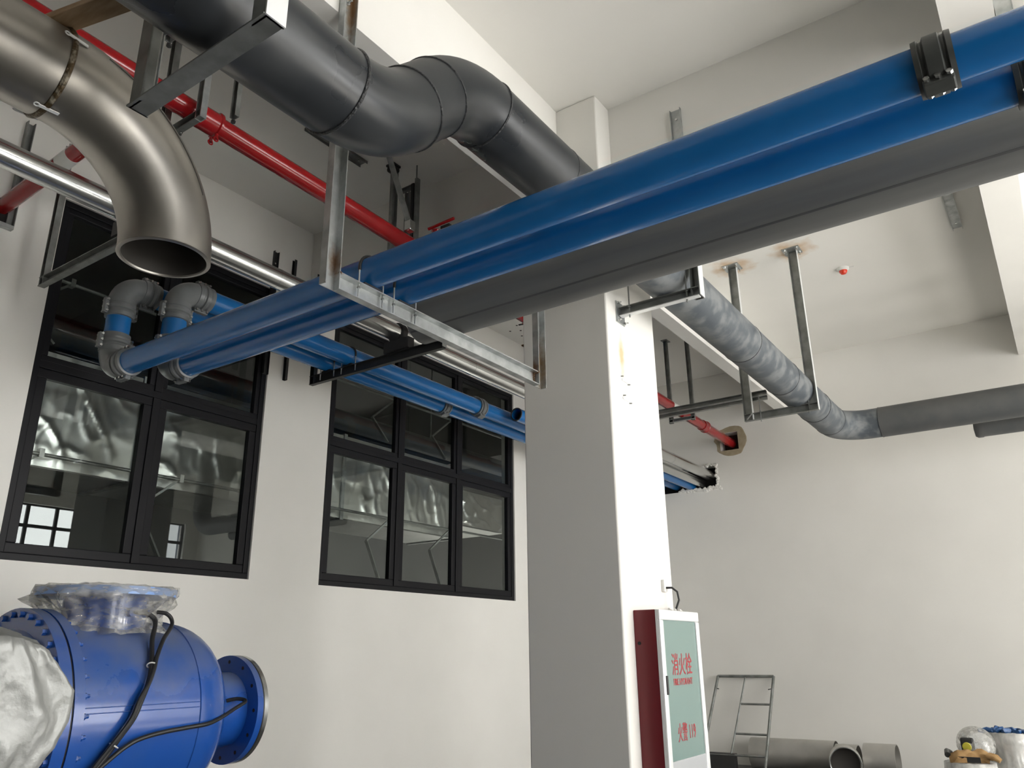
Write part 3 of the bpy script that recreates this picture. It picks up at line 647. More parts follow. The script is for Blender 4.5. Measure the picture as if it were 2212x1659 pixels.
# bracket on the column under the dusty run
t = thing('pipe_bracket', (-2.2, 5.31, 4.09), 'galvanised bracket bolted to the column under the dusty pipe', 'pipe support')
ob('wall_plate', MB().box((-2.556, 5.19, 4.07), (-2.546, 5.33, 4.25)), 'galv', t, smooth=False, bevel=0.002)
for y, z in ((5.21, 4.235), (5.31, 4.235), (5.21, 4.085), (5.31, 4.085)):
    ob('anchor_bolt', MB().hex((-2.546, y, z), (1, 0, 0), 0.012, 0.012).cyl((-2.546, y, z), (-2.51, y, z), 0.006, 8), 'bolt', t, smooth=False)
ob('crossbar', MB().channel((-2.546, 5.27, 4.165), (-1.88, 5.27, 4.165), (0, -1, 0), 0.07, 0.045), 'galv_dull', t, smooth=False)
ob('lower_edge', MB().box((-2.54, 5.222, 4.122), (-1.88, 5.272, 4.129)), 'white_alu', t, smooth=False)
ob('post', MB().channel((-1.905, 5.32, 4.13), (-1.905, 5.32, 5.2), (0, -1, 0), 0.07, 0.09), 'galv_dull', t, smooth=False)
ob('edge_strip', MB().box((-1.869, 5.225, 4.13), (-1.864, 5.315, 5.2)), 'white_alu', t, smooth=False)
for x in (-2.46, -1.98): ob('hold_rod', MB().cyl((x, 5.245, 4.10), (x, 5.245, 4.40), 0.006, 8).hex((x, 5.245, 4.185), (0, 0, 1), 0.012, 0.01), 'galv_dull', t, smooth=False)
# far trapeze hung from the ceiling
t = thing('pipe_trapeze', (-2.36, 8.84, 4.13), 'ceiling-hung channel trapeze with rusty plates round the dusty pipe', 'pipe support')
for x in (-2.72, -1.985):
    sg = 1 if x > -2.3 else -1
    p = ob('ceiling_plate', MB().box((x-0.10, 8.74, ZC-0.012), (x+0.10, 8.94, ZC)), 'galv', t, smooth=False, bevel=0.002)
    for dx in (-0.07, 0.07):
        for dy in (-0.07, 0.07): ob('anchor_bolt', MB().hex((x+dx, 8.84+dy, ZC-0.012), (0, 0, -1), 0.014, 0.014).cyl((x+dx, 8.84+dy, ZC-0.012), (x+dx, 8.84+dy, ZC-0.05), 0.006, 8), 'bolt', p, smooth=False)
    ob('post', MB().channel((x, 8.87, 4.13), (x, 8.87, ZC-0.012), (0, -1, 0), 0.1, 0.05), 'galv_dull', t, smooth=False)
    ob('edge_strip', MB().box((x+0.050, 8.822, 4.13), (x+0.054, 8.87, ZC-0.012)), 'white_alu', t, smooth=False)
ob('crossbar', MB().channel((-2.77, 8.865, 4.17), (-1.935, 8.865, 4.17), (0, -1, 0), 0.085, 0.05), 'galv_dull', t, smooth=False)
for x in (-2.58, -2.04): ob('hold_rod', MB().cyl((x, 8.835, 4.10), (x, 8.835, 4.42), 0.006, 8).hex((x, 8.835, 4.215), (0, 0, 1), 0.012, 0.01), 'galv_dull', t, smooth=False)
ob('corner_tie', MB().bar((-2.73, 8.80, 4.14), (-2.66, 8.80, 4.21), 0.012, 0.012), 'galv', t, smooth=False)
t = thing('strut_beam', (-3.6, 8.95, 4.40), 'long horizontal galvanised strut from behind column to far trapeze', 'strut')
ob('channel', MB().channel((-4.7, 8.98, 4.445), (-2.52, 8.98, 4.445), (0, -1, 0), 0.11, 0.05), 'galv_dull', t, smooth=False)
ob('stiffener', MB().box((-4.7, 8.955, 4.435), (-2.52, 8.974, 4.455)), 'galv', t, smooth=False)
ob('drop_rod', MB().cyl((-4.6, 8.95, 4.44), (-4.6, 8.95, ZC), 0.008, 8), 'galv_dull', t)
# small hanger of the red pipe at the back
t = thing('pipe_hanger', (XR, 10.62, 4.82), 'small double-post hanger under the far end of red pipe', 'pipe support')
for x in (-4.42, -4.08): 
    ob('post', MB().channel((x, 10.64, 4.80), (x, 10.64, ZC), (0, -1, 0), 0.06, 0.035), 'galv_dull', t, smooth=False)
    ob('ceiling_plate', MB().box((x-0.05, 10.56, ZC-0.01), (x+0.05, 10.70, ZC)), 'galv_dull', t, smooth=False)
ob('crossbar', MB().channel((-4.45, 10.64, 4.835), (-4.05, 10.64, 4.835), (0, -1, 0), 0.045, 0.05), 'galv', t, smooth=False)
# hanger of the red pipe near the stainless elbow
t = thing('pipe_hanger', (XR, 2.42, 4.93), 'single-post channel hanger under near red pipe beside the stainless elbow', 'pipe support')
ob('post', MB().channel((-4.10, 2.44, 4.93), (-4.10, 2.44, ZC), (0, -1, 0), 0.06, 0.045), 'galv', t, smooth=False)
ob('crossbar', MB().channel((-4.40, 2.44, 4.965), (-4.07, 2.44, 4.965), (0, -1, 0), 0.06, 0.045), 'galv_dull', t, smooth=False)
for x in (-4.36, -4.33): ob('bolt', MB().hex((x, 2.43, 4.94), (0, 0, -1), 0.012, 0.012).cyl((x, 2.43, 5.0), (x, 2.43, 4.91), 0.006, 8), 'bolt', t, smooth=False)
# hangers and sway brace above the red pipe
t = thing('pipe_hanger', (-4.5, 4.9, 4.9), 'tall channel hanger behind the sway brace above the red pipe', 'pipe support')
ob('post', MB().channel((-4.66, 4.80, 4.60), (-4.66, 4.80, 6.06), (1, 0, 0), 0.07, 0.04), 'galv_dull', t, smooth=False)
ob('pivot', MB().cyl((-4.66, 4.76, 6.07), (-4.66, 4.84, 6.07), 0.045, 20), 'black_steel', t)
ob('ceiling_plate', MB().box((-4.71, 4.75, ZC-0.02), (-4.61, 4.85, ZC)), 'black_steel', t, smooth=False)
ob('sway_brace', MB().channel((-4.42, 4.44, 6.05), (-4.17, 4.52, 5.18), (0.5, -1, 0.1), 0.05, 0.02), 'galv', t, smooth=False)
ob('brace_foot', MB().box((-4.20, 4.49, 5.10), (-4.13, 4.56, 5.20)), 'bolt', t, smooth=False, bevel=0.008)
t = thing('rod_hanger', (-4.45, 4.95, 5.0), 'threaded rod hanger with black sleeve above the red pipe', 'pipe support')
ob('threaded_rod', MB().cyl((-4.47, 4.93, 4.7), (-4.47, 4.93, ZC), 0.007, 8), 'galv_dull', t)
ob('stiffener_channel', MB().channel((-4.46, 4.95, 5.05), (-4.46, 4.95, 5.98), (-1, 0, 0), 0.045, 0.03), 'galv_dull', t, smooth=False)
ob('sleeve', MB().box((-4.53, 4.92, 5.05), (-4.50, 4.97, 5.93)), 'black_steel', t, smooth=False)
ob('cross_arm', MB().channel((-4.75, 4.97, 5.92), (-4.48, 4.97, 5.92), (0, -1, 0), 0.045, 0.03), 'galv_dull', t, smooth=False)
ob('side_post', MB().channel((-4.62, 4.99, 4.75), (-4.62, 4.99, 5.90), (0, -1, 0), 0.05, 0.03), 'galv_dull', t, smooth=False)
# wall angle with plate at the far end of the window wall
t = thing('corner_hanger', (-6.2, 9.5, 4.0), 'black upright channel with rusty plate beside far window corner', 'pipe support')
ob('post', MB().channel((-6.10, 9.62, 3.4), (-6.10, 9.62, ZC-0.01), (1, 0, 0), 0.09, 0.05), 'black_steel', t, smooth=False)
ob('ceiling_plate', MB().box((-6.29, 9.45, ZC-0.02), (-6.06, 9.66, ZC)), 'rust', t, smooth=False)
ob('bolt', MB().hex((-6.2, 9.5, ZC-0.02), (0, 0, -1), 0.02, 0.03), 'bolt', t, smooth=False)
# thin hanger rods seen past the black pipe
for x, y, l in ((-3.30, 1.72, 'thin black rod left of the U-frame post, behind wood board'), (-3.55, 2.3, 'thin black rod between U-frame post and near black pipe')):
    t = thing('hanger_rod', (x, y, 4.3), l, 'rod')
    ob('rod', MB().cyl((x, y, 4.6), (x, y, ZC), 0.007, 8), 'black_steel', t)
    ob('channel', MB().channel((x+0.03, y, 4.6), (x+0.03, y, ZC), (0, -1, 0), 0.05, 0.03), 'galv_dull', t, smooth=False)
    ob('nut', MB().hex((x, y, 4.6), (0, 0, -1), 0.014, 0.014), 'black_steel', t, smooth=False)
t = thing('wood_board', (-2.9, 1.17, 4.1), 'rough brown timber board wedged between stainless and black pipes', 'board')
ob('board', MB().bar((-3.35, 1.085, 4.195), (-2.28, 1.27, 4.085), 0.10, 0.03), 'timber', t, smooth=False, bevel=0.004)
ob('nail', MB().cyl((-2.60, 1.20, 4.10), (-2.60, 1.20, 4.075), 0.006, 8), 'rust', t)
# red valve above the blue pipes
t = thing('fire_valve', (-4.0, 4.72, 5.1), 'small red valve with lever showing above the blue pipes', 'valve')
ob('lever', MB().tube([(-4.12, 4.72, 5.20), (-4.0, 4.74, 5.22), (-3.86, 4.76, 5.24)], 0.014, 10), 'red_paint', t)
ob('bonnet', MB().lathe([(0, 0.05), (0.03, 0.05), (0.05, 0.035), (0.09, 0.03), (0.12, 0.045)], (-4.06, 4.76, 5.06), (0, 0, 1), 20, True), 'red_paint', t)
ob('body', MB().lathe([(-0.09, 0.09), (-0.07, 0.09), (-0.06, 0.06), (0.06, 0.06), (0.07, 0.09), (0.09, 0.09)], (-4.06, 4.76, 5.0), (1, 0, 0.1), 24, True), 'red_paint', t)
ob('gear_box', MB().box((-4.0, 4.74, 5.12), (-3.90, 4.84, 5.20)), 'black_steel', t, smooth=False, bevel=0.006)
t = thing('sprinkler', (-5.6, 8.45, 5.9), 'tiny dark red sprinkler nozzle left of the column top', 'sprinkler')
ob('nozzle', MB().lathe([(0.14, 0.02), (0.05, 0.03), (0, 0.05), (-0.04, 0.05), (-0.05, 0.03)], (-5.55, 8.45, 5.98), (0, 0, 1), 16, True), 'red_paint', t)
ob('side_pin', MB().cyl((-5.55, 8.45, 5.94), (-5.65, 8.43, 5.94), 0.012, 8), 'black_steel', t)
# ceiling alarm
t = thing('ceiling_alarm', (-1.6, 9.69, 6.05), 'small white ceiling detector with red dome lens', 'alarm')
ob('base', MB().lathe([(0, 0.075), (-0.02, 0.07), (-0.035, 0.05)], (-1.6, 9.69, ZC), (0, 0, 1), 28, True), 'white_plastic', t)
ob('lens', MB().lathe([(-0.033, 0.05), (-0.055, 0.045), (-0.075, 0.03), (-0.083, 0.001)], (-1.6, 9.69, ZC), (0, 0, 1), 24), 'alarm_red', t)
ob('clip', MB().box((-1.53, 9.685, ZC-0.012), (-1.47, 9.70, ZC)), 'white_plastic', t, smooth=False)
# drilled marks: steel fixings left in the column face
t = thing('old_fixings', (-2.556, 5.29, 3.45), 'screw stubs and filler marks left on column face below bracket', 'fixings')
for y, z in ((5.22, 3.62), (5.33, 3.58), (5.24, 3.47), (5.34, 3.43)):
    ob('screw_stub', MB().cyl((-2.556, y, z), (-2.535, y, z-0.004), 0.005, 8), 'galv_dull', t)
for z in (3.60, 3.45): ob('filler_smear', MB().box((-2.556, 5.23, z-0.012), (-2.552, 5.32, z+0.006)), 'white_plastic', t, smooth=False)
for x, y in ((-6.12, 8.90), (-5.98, 8.97), (-6.08, 9.15), (-5.92, 8.78)):
    ob('drill_hole', MB().cyl((x, y, ZC-0.002), (x, y, ZC+0.01), 0.016, 12), 'hole_dark', ceil_o)

# ---------------------------------------------------------------- fire hydrant cabinet
X0, X1, YA, YBx, ZA, ZTb = -2.556, -2.392, 5.188, 5.885, 0.08, 1.88
t = thing('hydrant_cabinet', (-2.46, 5.54, 0.0), 'dark red fire hydrant cabinet with frosted glass door on column', 'cabinet')
ob('body', MB().box((X0, YA, 0.0), (X1, YBx, ZTb)), 'cabinet_red', t, smooth=False, bevel=0.006)
ob('cable_knockout', MB().cyl((-2.52, YA+0.001, 1.66), (-2.52, YA-0.004, 1.66), 0.012, 16), 'hole_dark', t)
d = ob('door', MB().box((X1, YA, ZA), (X1+0.018, YBx, ZTb)), 'white_alu', t, smooth=False, bevel=0.003)
def frame_bar(a, b, c, e): return MB().box((X1+0.014, a, b), (X1+0.034, c, e))
fwd = 0.062
ob('frame_rail', frame_bar(YA, ZTb-0.07, YBx, ZTb), 'white_alu', d, smooth=False, bevel=0.008)
ob('frame_stile', frame_bar(YA, 0.1, YA+fwd, ZTb-0.07), 'white_alu', d, smooth=False, bevel=0.008)
ob('frame_stile', frame_bar(YBx-fwd, 0.1, YBx, ZTb-0.07), 'white_alu', d, smooth=False, bevel=0.008)
ob('glass_panel', MB().box((X1+0.012, YA+fwd-0.005, 0.90), (X1+0.022, YBx-fwd+0.005, ZTb-0.065)), 'cabinet_glass', d, smooth=False)
ob('kick_plate', MB().box((X1+0.012, YA+fwd-0.005, 0.1), (X1+0.028, YBx-fwd+0.005, 0.92)), 'satin_plate', d, smooth=False, bevel=0.004)
ob('latch', MB().box((X1+0.03, YA+0.035, 1.33), (X1+0.042, YA+0.058, 1.45)), 'black_steel', d, smooth=False, bevel=0.003)
def lettering(txt, y, z, size, width):
    cu = bpy.data.curves.new('lettering', 'FONT'); cu.body = txt; cu.size = size; cu.align_x = 'CENTER'; cu.align_y = 'CENTER'; cu.extrude = 0.0008; cu.offset = 0.0
    o = bpy.data.objects.new('lettering', cu); C.objects.link(o)
    bpy.context.view_layer.update()
    dg = bpy.context.evaluated_depsgraph_get(); me = bpy.data.meshes.new_from_object(o.evaluated_get(dg)); bpy.data.objects.remove(o)
    xs_ = [v.co.x for v in me.vertices]; k = width/max(1e-6, max(xs_)-min(xs_)); c = (max(xs_)+min(xs_))/2
    ys_ = [v.co.y for v in me.vertices]; cy = (max(ys_)+min(ys_))/2
    for v in me.vertices: v.co = V((X1+0.0228+v.co.z*0.5, y+(v.co.x-c)*k, z+(v.co.y-cy)))
    bm_ = bmesh.new()
    for dy, dz in ((-0.0016, 0), (0.0016, 0), (0, 0.0012)):      # strokes thickened to a bold face
        m_ = me.copy(); m_.transform(Matrix.Translation((0.0002*(dz > 0), dy, dz))); bm_.from_mesh(m_); bpy.data.meshes.remove(m_)
    bm_.to_mesh(me); bm_.free()
    me.materials.clear(); me.materials.append(MATS['letter_red'])
    q = bpy.data.objects.new('lettering', me); C.objects.link(q); q.parent = d
    q['label'] = 'red printed lettering'
lettering('消火栓', 5.535, 1.52, 0.155, 0.345)
lettering('FIRE HYDRANT', 5.535, 1.405, 0.062, 0.325)
lettering('火警 119', 5.535, 1.085, 0.125, 0.30)
ob('socket_box', MB().box((-2.556, 5.69, 2.03), (-2.53, 5.75, 2.12)), 'white_plastic', None, smooth=False, bevel=0.004, label='small white socket on the column above hydrant cabinet', cat='socket')
ob('power_cable', MB().tube([(-2.53, 5.72, 2.06), (-2.49, 5.735, 2.06), (-2.46, 5.76, 2.03), (-2.455, 5.77, 1.97), (-2.48, 5.755, 1.90), (-2.50, 5.74, 1.885)], 0.008, 8), 'rubber', None, label='short grey cable from column socket into hydrant cabinet', cat='cable')
mb = MB()
for i in range(9): mb.lathe([(-0.012, 0.006), (0, 0.02*random.uniform(.6, 1.2)), (0.012, 0.008)], (-2.47+random.uniform(-.03, .03), 5.66+0.02*i, 1.885+random.uniform(0, .012)), (random.random(), 1, random.random()), 7, True)
ob('cloth_scrap', mb, 'white_plastic', None, label='crumpled pale scrap lying on top of hydrant cabinet', cat='scrap')

# ---------------------------------------------------------------- blue filter vessel
AX, AZ = -4.87, 1.27; Y_ = (0, 1, 0)
t = thing('filter_vessel', (AX, 2.6, 0), 'big blue steel filter vessel with bolted flange, domed end and side outlet', 'vessel')
def dome(y0, r, depth, n=9): return [(y0+depth*math.sin(PI/2*i/n)-0, r*math.cos(PI/2*i/n)) for i in range(n+1)]
prof = [(2.29, 0.545), (3.06, 0.545)]+[(3.06+0.30*math.sin(PI/2*i/10), 0.30+0.245*math.cos(PI/2*i/10)) for i in range(1, 11)]+[(3.36, 0.25)]
ob('shell', MB().lathe(prof, (AX, 0, AZ), Y_, 72), 'machine_blue', t)
ob('girth_weld', MB().ring((AX, 3.06, AZ), Y_, 0.546, 0.005, 72, 6), 'machine_blue', t)
ob('shell_flange', MB().lathe([(2.285, 0.54), (2.285, 0.605), (2.34, 0.605), (2.34, 0.54)], (AX, 0, AZ), Y_, 72), 'machine_blue', t)
ob('gasket', MB().lathe([(2.273, 0.5), (2.273, 0.597), (2.285, 0.597), (2.285, 0.5)], (AX, 0, AZ), Y_, 72), 'rubber', t)
ob('cover_flange', MB().lathe([(2.21, 0.48), (2.21, 0.605), (2.273, 0.605), (2.273, 0.5)], (AX, 0, AZ), Y_, 72), 'machine_blue', t)
ob('front_head', MB().lathe([(1.98, 0.001), (2.0, 0.2), (2.05, 0.36), (2.12, 0.45), (2.21, 0.49)], (AX, 0, AZ), Y_, 56), 'machine_blue', t)
for i in range(36):
    a = 2*PI*(i+0.5)/36; q = V((AX+0.572*math.cos(a), 2.34, AZ+0.572*math.sin(a)))
    ob('flange_bolt', MB().hex(q, Y_, 0.017, 0.02).cyl(q, q+V((0, 0.038, 0)), 0.010, 8), 'machine_blue', t, smooth=False)
    q = q+V((0, -0.13, 0)); ob('flange_nut', MB().hex(q, (0, -1, 0), 0.018, 0.022), 'machine_blue', t, smooth=False)
for dz in (0.0, 0.028): ob('seam_weld', MB().tube([(AX+math.sqrt(0.546**2-(0.06+dz)**2), 2.36, AZ+0.06+dz), (AX+math.sqrt(0.546**2-(0.06+dz)**2), 3.05, AZ+0.06+dz)], 0.003, 6), 'machine_blue', t)
# outlet
ob('outlet_neck', MB().lathe([(3.30, 0.25), (3.42, 0.235), (3.63, 0.235)], (AX, 0, AZ), Y_, 48), 'machine_blue', t)
fl = ob('outlet_flange', MB().lathe([(3.63, 0.23), (3.63, 0.342), (3.675, 0.342), (3.675, 0.2)], (AX, 0, AZ), Y_, 64), 'machine_blue', t)
ob('outlet_gasket', MB().lathe([(3.675, 0.1), (3.675, 0.342), (3.685, 0.342), (3.685, 0.1)], (AX, 0, AZ), Y_, 64), 'rubber', t)
ob('blind_plate', MB().lathe([(3.685, 0.1), (3.685, 0.342), (3.715, 0.342), (3.715, 0.001)], (AX, 0, AZ), Y_, 64), 'bolt', t)
for i in range(12):
    a = 2*PI*i/12; q = V((AX+0.30*math.cos(a), 3.629, AZ+0.30*math.sin(a)))
    ob('bolt_hole', MB().cyl(q, q+V((0, 0.003, 0)), 0.012, 12), 'hole_dark', fl)
# top nozzle
ny = 2.70; Zu = (0, 0, 1)
ob('nozzle', MB().lathe([(1.66, 0.24), (1.80, 0.235), (1.96, 0.235)], (AX, ny, 0), Zu, 48), 'machine_blue', t)
ob('nozzle_flange', MB().lathe([(1.955, 0.2), (1.955, 0.395), (2.0, 0.395), (2.0, 0.001)], (AX, ny, 0), Zu, 56), 'pale_blue', t)
for dy, dx in ((0.02, 0.235), (0.13, 0.20)):
    q = V((AX+dx, ny+dy, 1.86)); dr = V((dx, dy, 0)).normalized()
    ob('cable_port', MB().cyl(q, q+dr*0.035, 0.026, 14), 'machine_blue', t)
for yy in (2.45, 3.0): ob('leg', MB().box((AX-0.35, yy-0.05, 0), (AX+0.35, yy+0.05, AZ-0.45)), 'machine_blue', t, smooth=False)
# plastic film tied round the nozzle flange
def film(prof_pts, c, ax, amp, seed, n=72):
    mb = MB(); vs = []; fs = []; c = V(c); ax = V(ax).normalized(); u = ax.orthogonal().normalized(); w_ = ax.cross(u); k = len(prof_pts)
    for i, (d, r) in enumerate(prof_pts):
        for j in range(n):
            a = 2*PI*j/n; q = V((math.cos(a)*4, math.sin(a)*4, d*9+seed))
            e = amp*(noise.noise(q)+0.7*noise.noise(V((math.cos(a)*9, math.sin(a)*9, d*3+seed)))); rr = r*(1+e*(0.15 if i < 3 else 1))
            vs.append(c+ax*(d+amp*0.06*noise.noise(q*1.7))+(u*math.cos(a)+w_*math.sin(a))*rr)
    for i in range(k-1):
        for j in range(n): fs.append((i*n+j, i*n+(j+1) % n, (i+1)*n+(j+1) % n, (i+1)*n+j))
    fs.append(tuple(range(n)))
    return mb.add(vs, fs)
ob('plastic_film', film([(2.012, 0.33), (2.010, 0.400), (1.975, 0.412), (1.945, 0.405), (1.925, 0.39), (1.905, 0.36), (1.885, 0.335), (1.865, 0.31), (1.845, 0.295), (1.825, 0.29), (1.805, 0.30), (1.785, 0.31), (1.76, 0.325), (1.735, 0.335)], (AX, ny, 0), Zu, 0.26, 3, 110), 'plastic_wrap', None, sharp=180,
   label='clear crumpled plastic film tied over the vessel top flange', cat='plastic film')
# cables on the vessel
def cable(pts, r, label):
    P = [V(p) for p in pts]; out = []
    for i in range(len(P)-1):
        p0, p1, p2, p3 = P[max(i-1, 0)], P[i], P[i+1], P[min(i+2, len(P)-1)]
        for k in range(6):
            s_ = k/6; out.append(0.5*((2*p1)+(-p0+p2)*s_+(2*p0-5*p1+4*p2-p3)*s_*s_+(-p0+3*p1-3*p2+p3)*s_**3))
    out.append(P[-1])
    t = thing('sensor_cable', pts[-1], label, 'cable', 'black cables on the blue vessel')
    ob('cable', MB().tube(out, r, 10), 'rubber', t)
    return t, out
tc, o1 = cable([(-4.615, 2.72, 1.862), (-4.58, 2.79, 1.855), (-4.56, 2.845, 1.81), (-4.478, 2.79, 1.70), (-4.375, 2.741, 1.563), (-4.327, 2.705, 1.467), (-4.300, 2.659, 1.375), (-4.292, 2.624, 1.294), (-4.295, 2.558, 1.2), (-4.315, 2.504, 1.107), (-4.337, 2.449, 1.03), (-4.40, 2.40, 0.90)], 0.014, 'thick black cable from vessel nozzle, left of the two top cables')
for i in (24, 50): ob('cable_tie', MB().ring(o1[i], (o1[i+1]-o1[i-1]), 0.024, 0.004, 16, 6), 'white_plastic', tc)
cable([(-4.66, 2.83, 1.862), (-4.60, 2.93, 1.86), (-4.57, 2.965, 1.80), (-4.476, 2.86, 1.704), (-4.392, 2.78, 1.612), (-4.345, 2.742, 1.544), (-4.312, 2.70, 1.468), (-4.290, 2.645, 1.386), (-4.279, 2.607, 1.296), (-4.282, 2.541, 1.202), (-4.30, 2.485, 1.119), (-4.322, 2.43, 1.03), (-4.385, 2.38, 0.90)], 0.012, 'black cable from vessel nozzle, right of the two top cables')
cable([(-4.645, 3.47, 1.335), (-4.60, 3.52, 1.345), (-4.545, 3.54, 1.33), (-4.50, 3.42, 1.29), (-4.37, 3.24, 1.26), (-4.30, 3.10, 1.236), (-4.292, 2.95, 1.225), (-4.290, 2.80, 1.212), (-4.292, 2.68, 1.19), (-4.298, 2.609, 1.159), (-4.305, 2.54, 1.11), (-4.33, 2.46, 1.03), (-4.39, 2.40, 0.90)], 0.012, 'black cable running from the outlet neck across the blue vessel')
# grey cover over a box in front of the vessel's flange
def cover():
    b = bmesh.new(); bmesh.ops.create_cube(b, size=1); bmesh.ops.subdivide_edges(b, edges=b.edges[:], cuts=44, use_grid_fill=True)
    def hw(z):      # half width of the draped cover over its height
        P = [(-0.6, 0.26), (0.05, 0.23), (0.16, 0.25), (0.28, 0.345), (0.36, 0.36), (0.46, 0.27), (0.52, 0.20)]
        for (a, p), (c, q) in zip(P, P[1:]):
            if z <= c: return p+(q-p)*max(0, (z-a)/(c-a))
        return P[-1][1]
    def ridge(q, k): return max(0, 1-k*abs(noise.noise(q)))**2
    for v in b.verts:
        x, y, z = v.co; rr = math.hypot(x, y); f = 0.74+0.26*max(abs(x), abs(y))/max(rr, 1e-6)
        q = V((x*2.2+1, y*2.2, z*2.6))
        fold = 0.022*ridge(q+V((3, 0, 0)), 2.6)+0.015*ridge(q*2.3+V((0, 5, 0)), 3.2)+0.011*ridge(q*4.6, 3.2)+0.005*ridge(q*9, 3)+0.03*noise.noise(q*0.9)
        nrm = V((x, y, 0)).normalized() if rr > 0.2 else V((0, 0, 1))
        sm = min(1, max(0, (z-0.1)/0.4)); zz = z-0.07*(rr*1.4)**2*sm*sm
        v.co = V((-4.02+x*f*0.62, 1.61+y*f*2*hw(z), 0.885+zz*1.74))+nrm*fold
    return b
tc = thing('dust_cover', (-4.02, 1.78, 0), 'crinkled silver-grey dust cover over a box before blue vessel', 'cover')
ob('cover_cloth', cover(), 'tarp', tc, sharp=180)

# ---------------------------------------------------------------- back wall: scaffold frame, pipe offcuts, wrapped valves
t = thing('scaffold_frame', (-4.35, 12.3, 0), 'rusty steel scaffold ladder frame leaning on back wall', 'scaffold')
def sp(x, z): return (x, 11.85+0.70*z/1.25, z)
xl, xr_, xm = -4.85, -3.96, -4.41
ob('side_post', MB().tube([sp(xl-0.07, 0), sp(xl+0.06, 1.24)], 0.021, 12), 'galv_dull', t)
ob('side_post', MB().tube([sp(xr_-0.02, 0), sp(xr_+0.03, 1.24)], 0.021, 12), 'galv_dull', t)
ob('top_bar', MB().tube([sp(xl+0.06, 1.24), sp(xr_+0.03, 1.24)], 0.021, 12), 'galv_dull', t)
ob('inner_post', MB().tube([sp(xm-0.07, 0.2), sp(xm+0.05, 1.22)], 0.013, 10), 'galv_dull', t)
for z in (0.86, 0.47): ob('rung', MB().tube([sp(xm+0.01*(z-0.4)*10-0.03, z), sp(xr_, z)], 0.015, 10), 'galv_dull', t)
ob('lower_bar', MB().tube([sp(xl-0.05, 0.2), sp(xr_, 0.2)], 0.015, 10), 'galv_dull', t)
for x, s_ in ((xl+0.045, 1), (xr_+0.01, -1)): ob('lock_pin', MB().tube([sp(x, 1.07), (x+0.05*s_, sp(x, 1.07)[1]-0.01, 1.06)], 0.007, 6), 'black_steel', t)
t = thing('pipe_offcut', (-3.5, 12.38, 0), 'stainless pipe length lying on floor by back wall', 'pipe')
ob('pipe_run', MB().lathe([(0, 0.20), (0, 0.205), (1.18, 0.205), (1.18, 0.2), (0.1, 0.2)], (-4.30, 12.38, 0.205), (1, 0, 0), 44), 'stainless_light', t)
t = thing('pipe_tee', (-2.9, 11.95, 0), 'stainless pipe fitting with open mouth facing out, on floor', 'pipe')
ob('body', MB().lathe([(0, 0.19), (0, 0.20), (0.28, 0.20), (0.28, 0.19)], (-3.05, 12.1, 0.20), (1, 0, 0), 40), 'stainless_light', t)
ob('mouth', MB().lathe([(0.12, 0.185), (0, 0.185), (0, 0.20), (0.4, 0.20)], (-2.86, 11.72, 0.205), (-0.25, 1, 0), 44), 'stainless_light', t)
ob('rim', MB().ring((-2.86, 11.72, 0.205), (-0.25, 1, 0), 0.193, 0.008, 44), 'bolt', t)
ob('bore', MB().cyl((-2.90, 11.86, 0.205), (-2.90, 11.87, 0.205), 0.185, 40), 'stainless_inside', t)
t = thing('pipe_offcut', (-2.5, 12.2, 0), 'short stainless pipe offcut at right of the open fitting', 'pipe')
ob('pipe_run', MB().lathe([(0, 0.19), (0, 0.20), (0.40, 0.20), (0.40, 0.19), (0, 0.19)], (-2.72, 12.25, 0.215), (1, 0, 0), 40), 'stainless_light', t)
ob('dark_box', MB().box((-4.85, 11.95, 0), (-4.42, 12.05, 0.22)), 'black_steel', None, smooth=False, bevel=0.01, label='low dark box on floor at foot of scaffold frame', cat='box')

def wrapped_valve(name, c, r, h, label, seed):
    x, y = c
    t = thing(name, (x, y, 0), label, 'valve', 'plastic-wrapped valves on the floor')
    ob('valve_body', MB().lathe([(0, r*0.95), (0.04, r), (0.08, r), (0.10, r*0.72), (h*0.55, r*0.70), (h*0.60, r*0.98), (h*0.72, r), (h*0.74, r*0.66), (h*0.93, r*0.62), (h*0.95, r*0.85), (h, r*0.85)], (x, y, 0), (0, 0, 1), 36, True), 'white_alu', t)
    ob('film', film([(h+0.015, r*0.5), (h+0.012, r*0.92), (h*0.93, r*0.95), (h*0.82, r*0.80), (h*0.70, r*1.06), (h*0.55, r*1.02), (h*0.35, r*0.92), (h*0.15, r*1.06), (0.02, r*1.12)], (x, y, 0), (0, 0, 1), 0.10, seed, 56), 'cloudy_wrap', t, sharp=180)
    return t
wrapped_valve('wrapped_valve', (-0.66, 8.17), 0.19, 0.93, 'taller plastic-wrapped valve standing on floor, bottom right corner', 4)
wrapped_valve('wrapped_valve', (-0.94, 7.74), 0.20, 0.735, 'lower plastic-wrapped valve on floor in front of taller one', 11)
t = thing('wrapped_gauge', (-1.02, 8.02, 0.6), 'round plastic-wrapped actuator with yellow dial between the wrapped valves', 'gauge')
ob('housing', MB().lathe([(-0.12, 0.06), (-0.10, 0.12), (0.02, 0.145), (0.10, 0.13), (0.15, 0.09), (0.17, 0.001)], (-1.03, 8.05, 0.70), (0.3, -1, 0.25), 28, True), 'plastic_wrap', t)
ob('core', MB().lathe([(-0.10, 0.05), (-0.08, 0.08), (0.02, 0.10), (0.06, 0.09)], (-1.0, 8.05, 0.70), (0.3, -1, 0.25), 28, True), 'white_alu', t)
ob('dial', MB().box((-1.12, 7.885, 0.63), (-1.02, 7.92, 0.77)), 'black_steel', t, smooth=False, bevel=0.015)
ob('dial_face', MB().lathe([(0.0, 0.035), (0.006, 0.03), (0.008, 0.001)], (-1.075, 7.884, 0.70), (0, -1, 0), 20), 'yellow', t)
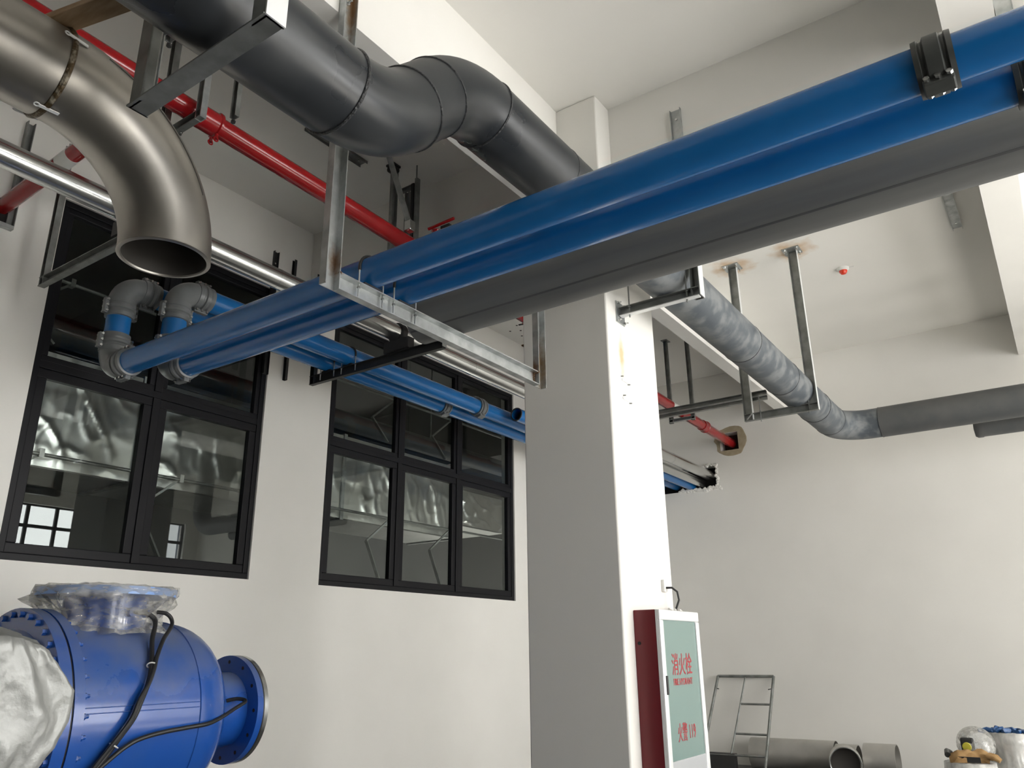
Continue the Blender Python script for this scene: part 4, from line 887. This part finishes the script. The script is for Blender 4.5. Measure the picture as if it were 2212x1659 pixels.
t.location += V((0.12, -0.03, 0.145))
t = thing('work_glove', (-1.10, 7.7, 0.61), 'tan and black work gloves draped on the lower wrapped valve', 'glove')
mb = MB(); vs = []; fs = []; n, k = 18, 10
for i in range(n+1):
    for j in range(k+1):
        u_ = i/n-0.5; v_ = j/k-0.5
        z = 0.64+0.05*(1-4*v_*v_)+0.03*noise.noise(V((u_*6, v_*6, 2)))-0.07*max(0, abs(u_)*2-0.55)
        vs.append((-1.12+u_*0.30*(1+0.2*v_), 7.70+v_*0.20+0.03*math.sin(u_*5), z))
o_ = len(vs); vs += [(x, y, 0.612) for x, y, z in vs]
for i in range(n):
    for j in range(k): a = i*(k+1)+j; fs.append((a, a+k+1, a+k+2, a+1))
for i in range(n): fs.append((i*(k+1), (i+1)*(k+1), (i+1)*(k+1)+o_, i*(k+1)+o_)); a = i*(k+1)+k; fs.append((a, a+k+1, a+k+1+o_, a+o_))
ob('palm', mb.add(vs, fs), 'glove_tan', t)
for i in range(4): ob('finger', MB().tube([(-1.0+0.005*i, 7.62+0.035*i, 0.665), (-0.95+0.005*i, 7.61+0.033*i, 0.655), (-0.91, 7.60+0.033*i, 0.63)], [0.017, 0.016, 0.011], 10), 'glove_tan', t)
ob('cuff', MB().tube([(-1.27, 7.62, 0.66), (-1.28, 7.70, 0.68), (-1.27, 7.78, 0.66)], 0.022, 10), 'black_steel', t)
ob('palm_patch', MB().box((-1.2, 7.592, 0.615), (-1.04, 7.602, 0.655)), 'black_steel', t, smooth=False)
t.location += V((0.19, 0.04, 0.14))
t = thing('blue_strap', (-0.78, 8.1, 0.85), 'tangled dark blue strap on top of the taller wrapped valve', 'strap')
pts = [(-0.98+0.40*i/24+0.05*noise.noise(V((i*0.5, 1, 0))), 8.05+0.09*noise.noise(V((i*0.45, 7, 0))), 0.872+0.045*abs(noise.noise(V((i*0.37, 3, 0))))) for i in range(25)]
ob('strap_loop', MB().tube(pts, 0.020, 8), 'strap_blue', t)
pts = [(-0.66-0.22*i/16, 8.12+0.08*noise.noise(V((i*0.5, 2, 4))), 0.878+0.05*abs(noise.noise(V((i*0.4, 9, 0))))) for i in range(17)]
ob('strap_tail', MB().tube(pts, 0.016, 8), 'strap_blue', t)
t.location += V((0.10, 0.05, 0.075))
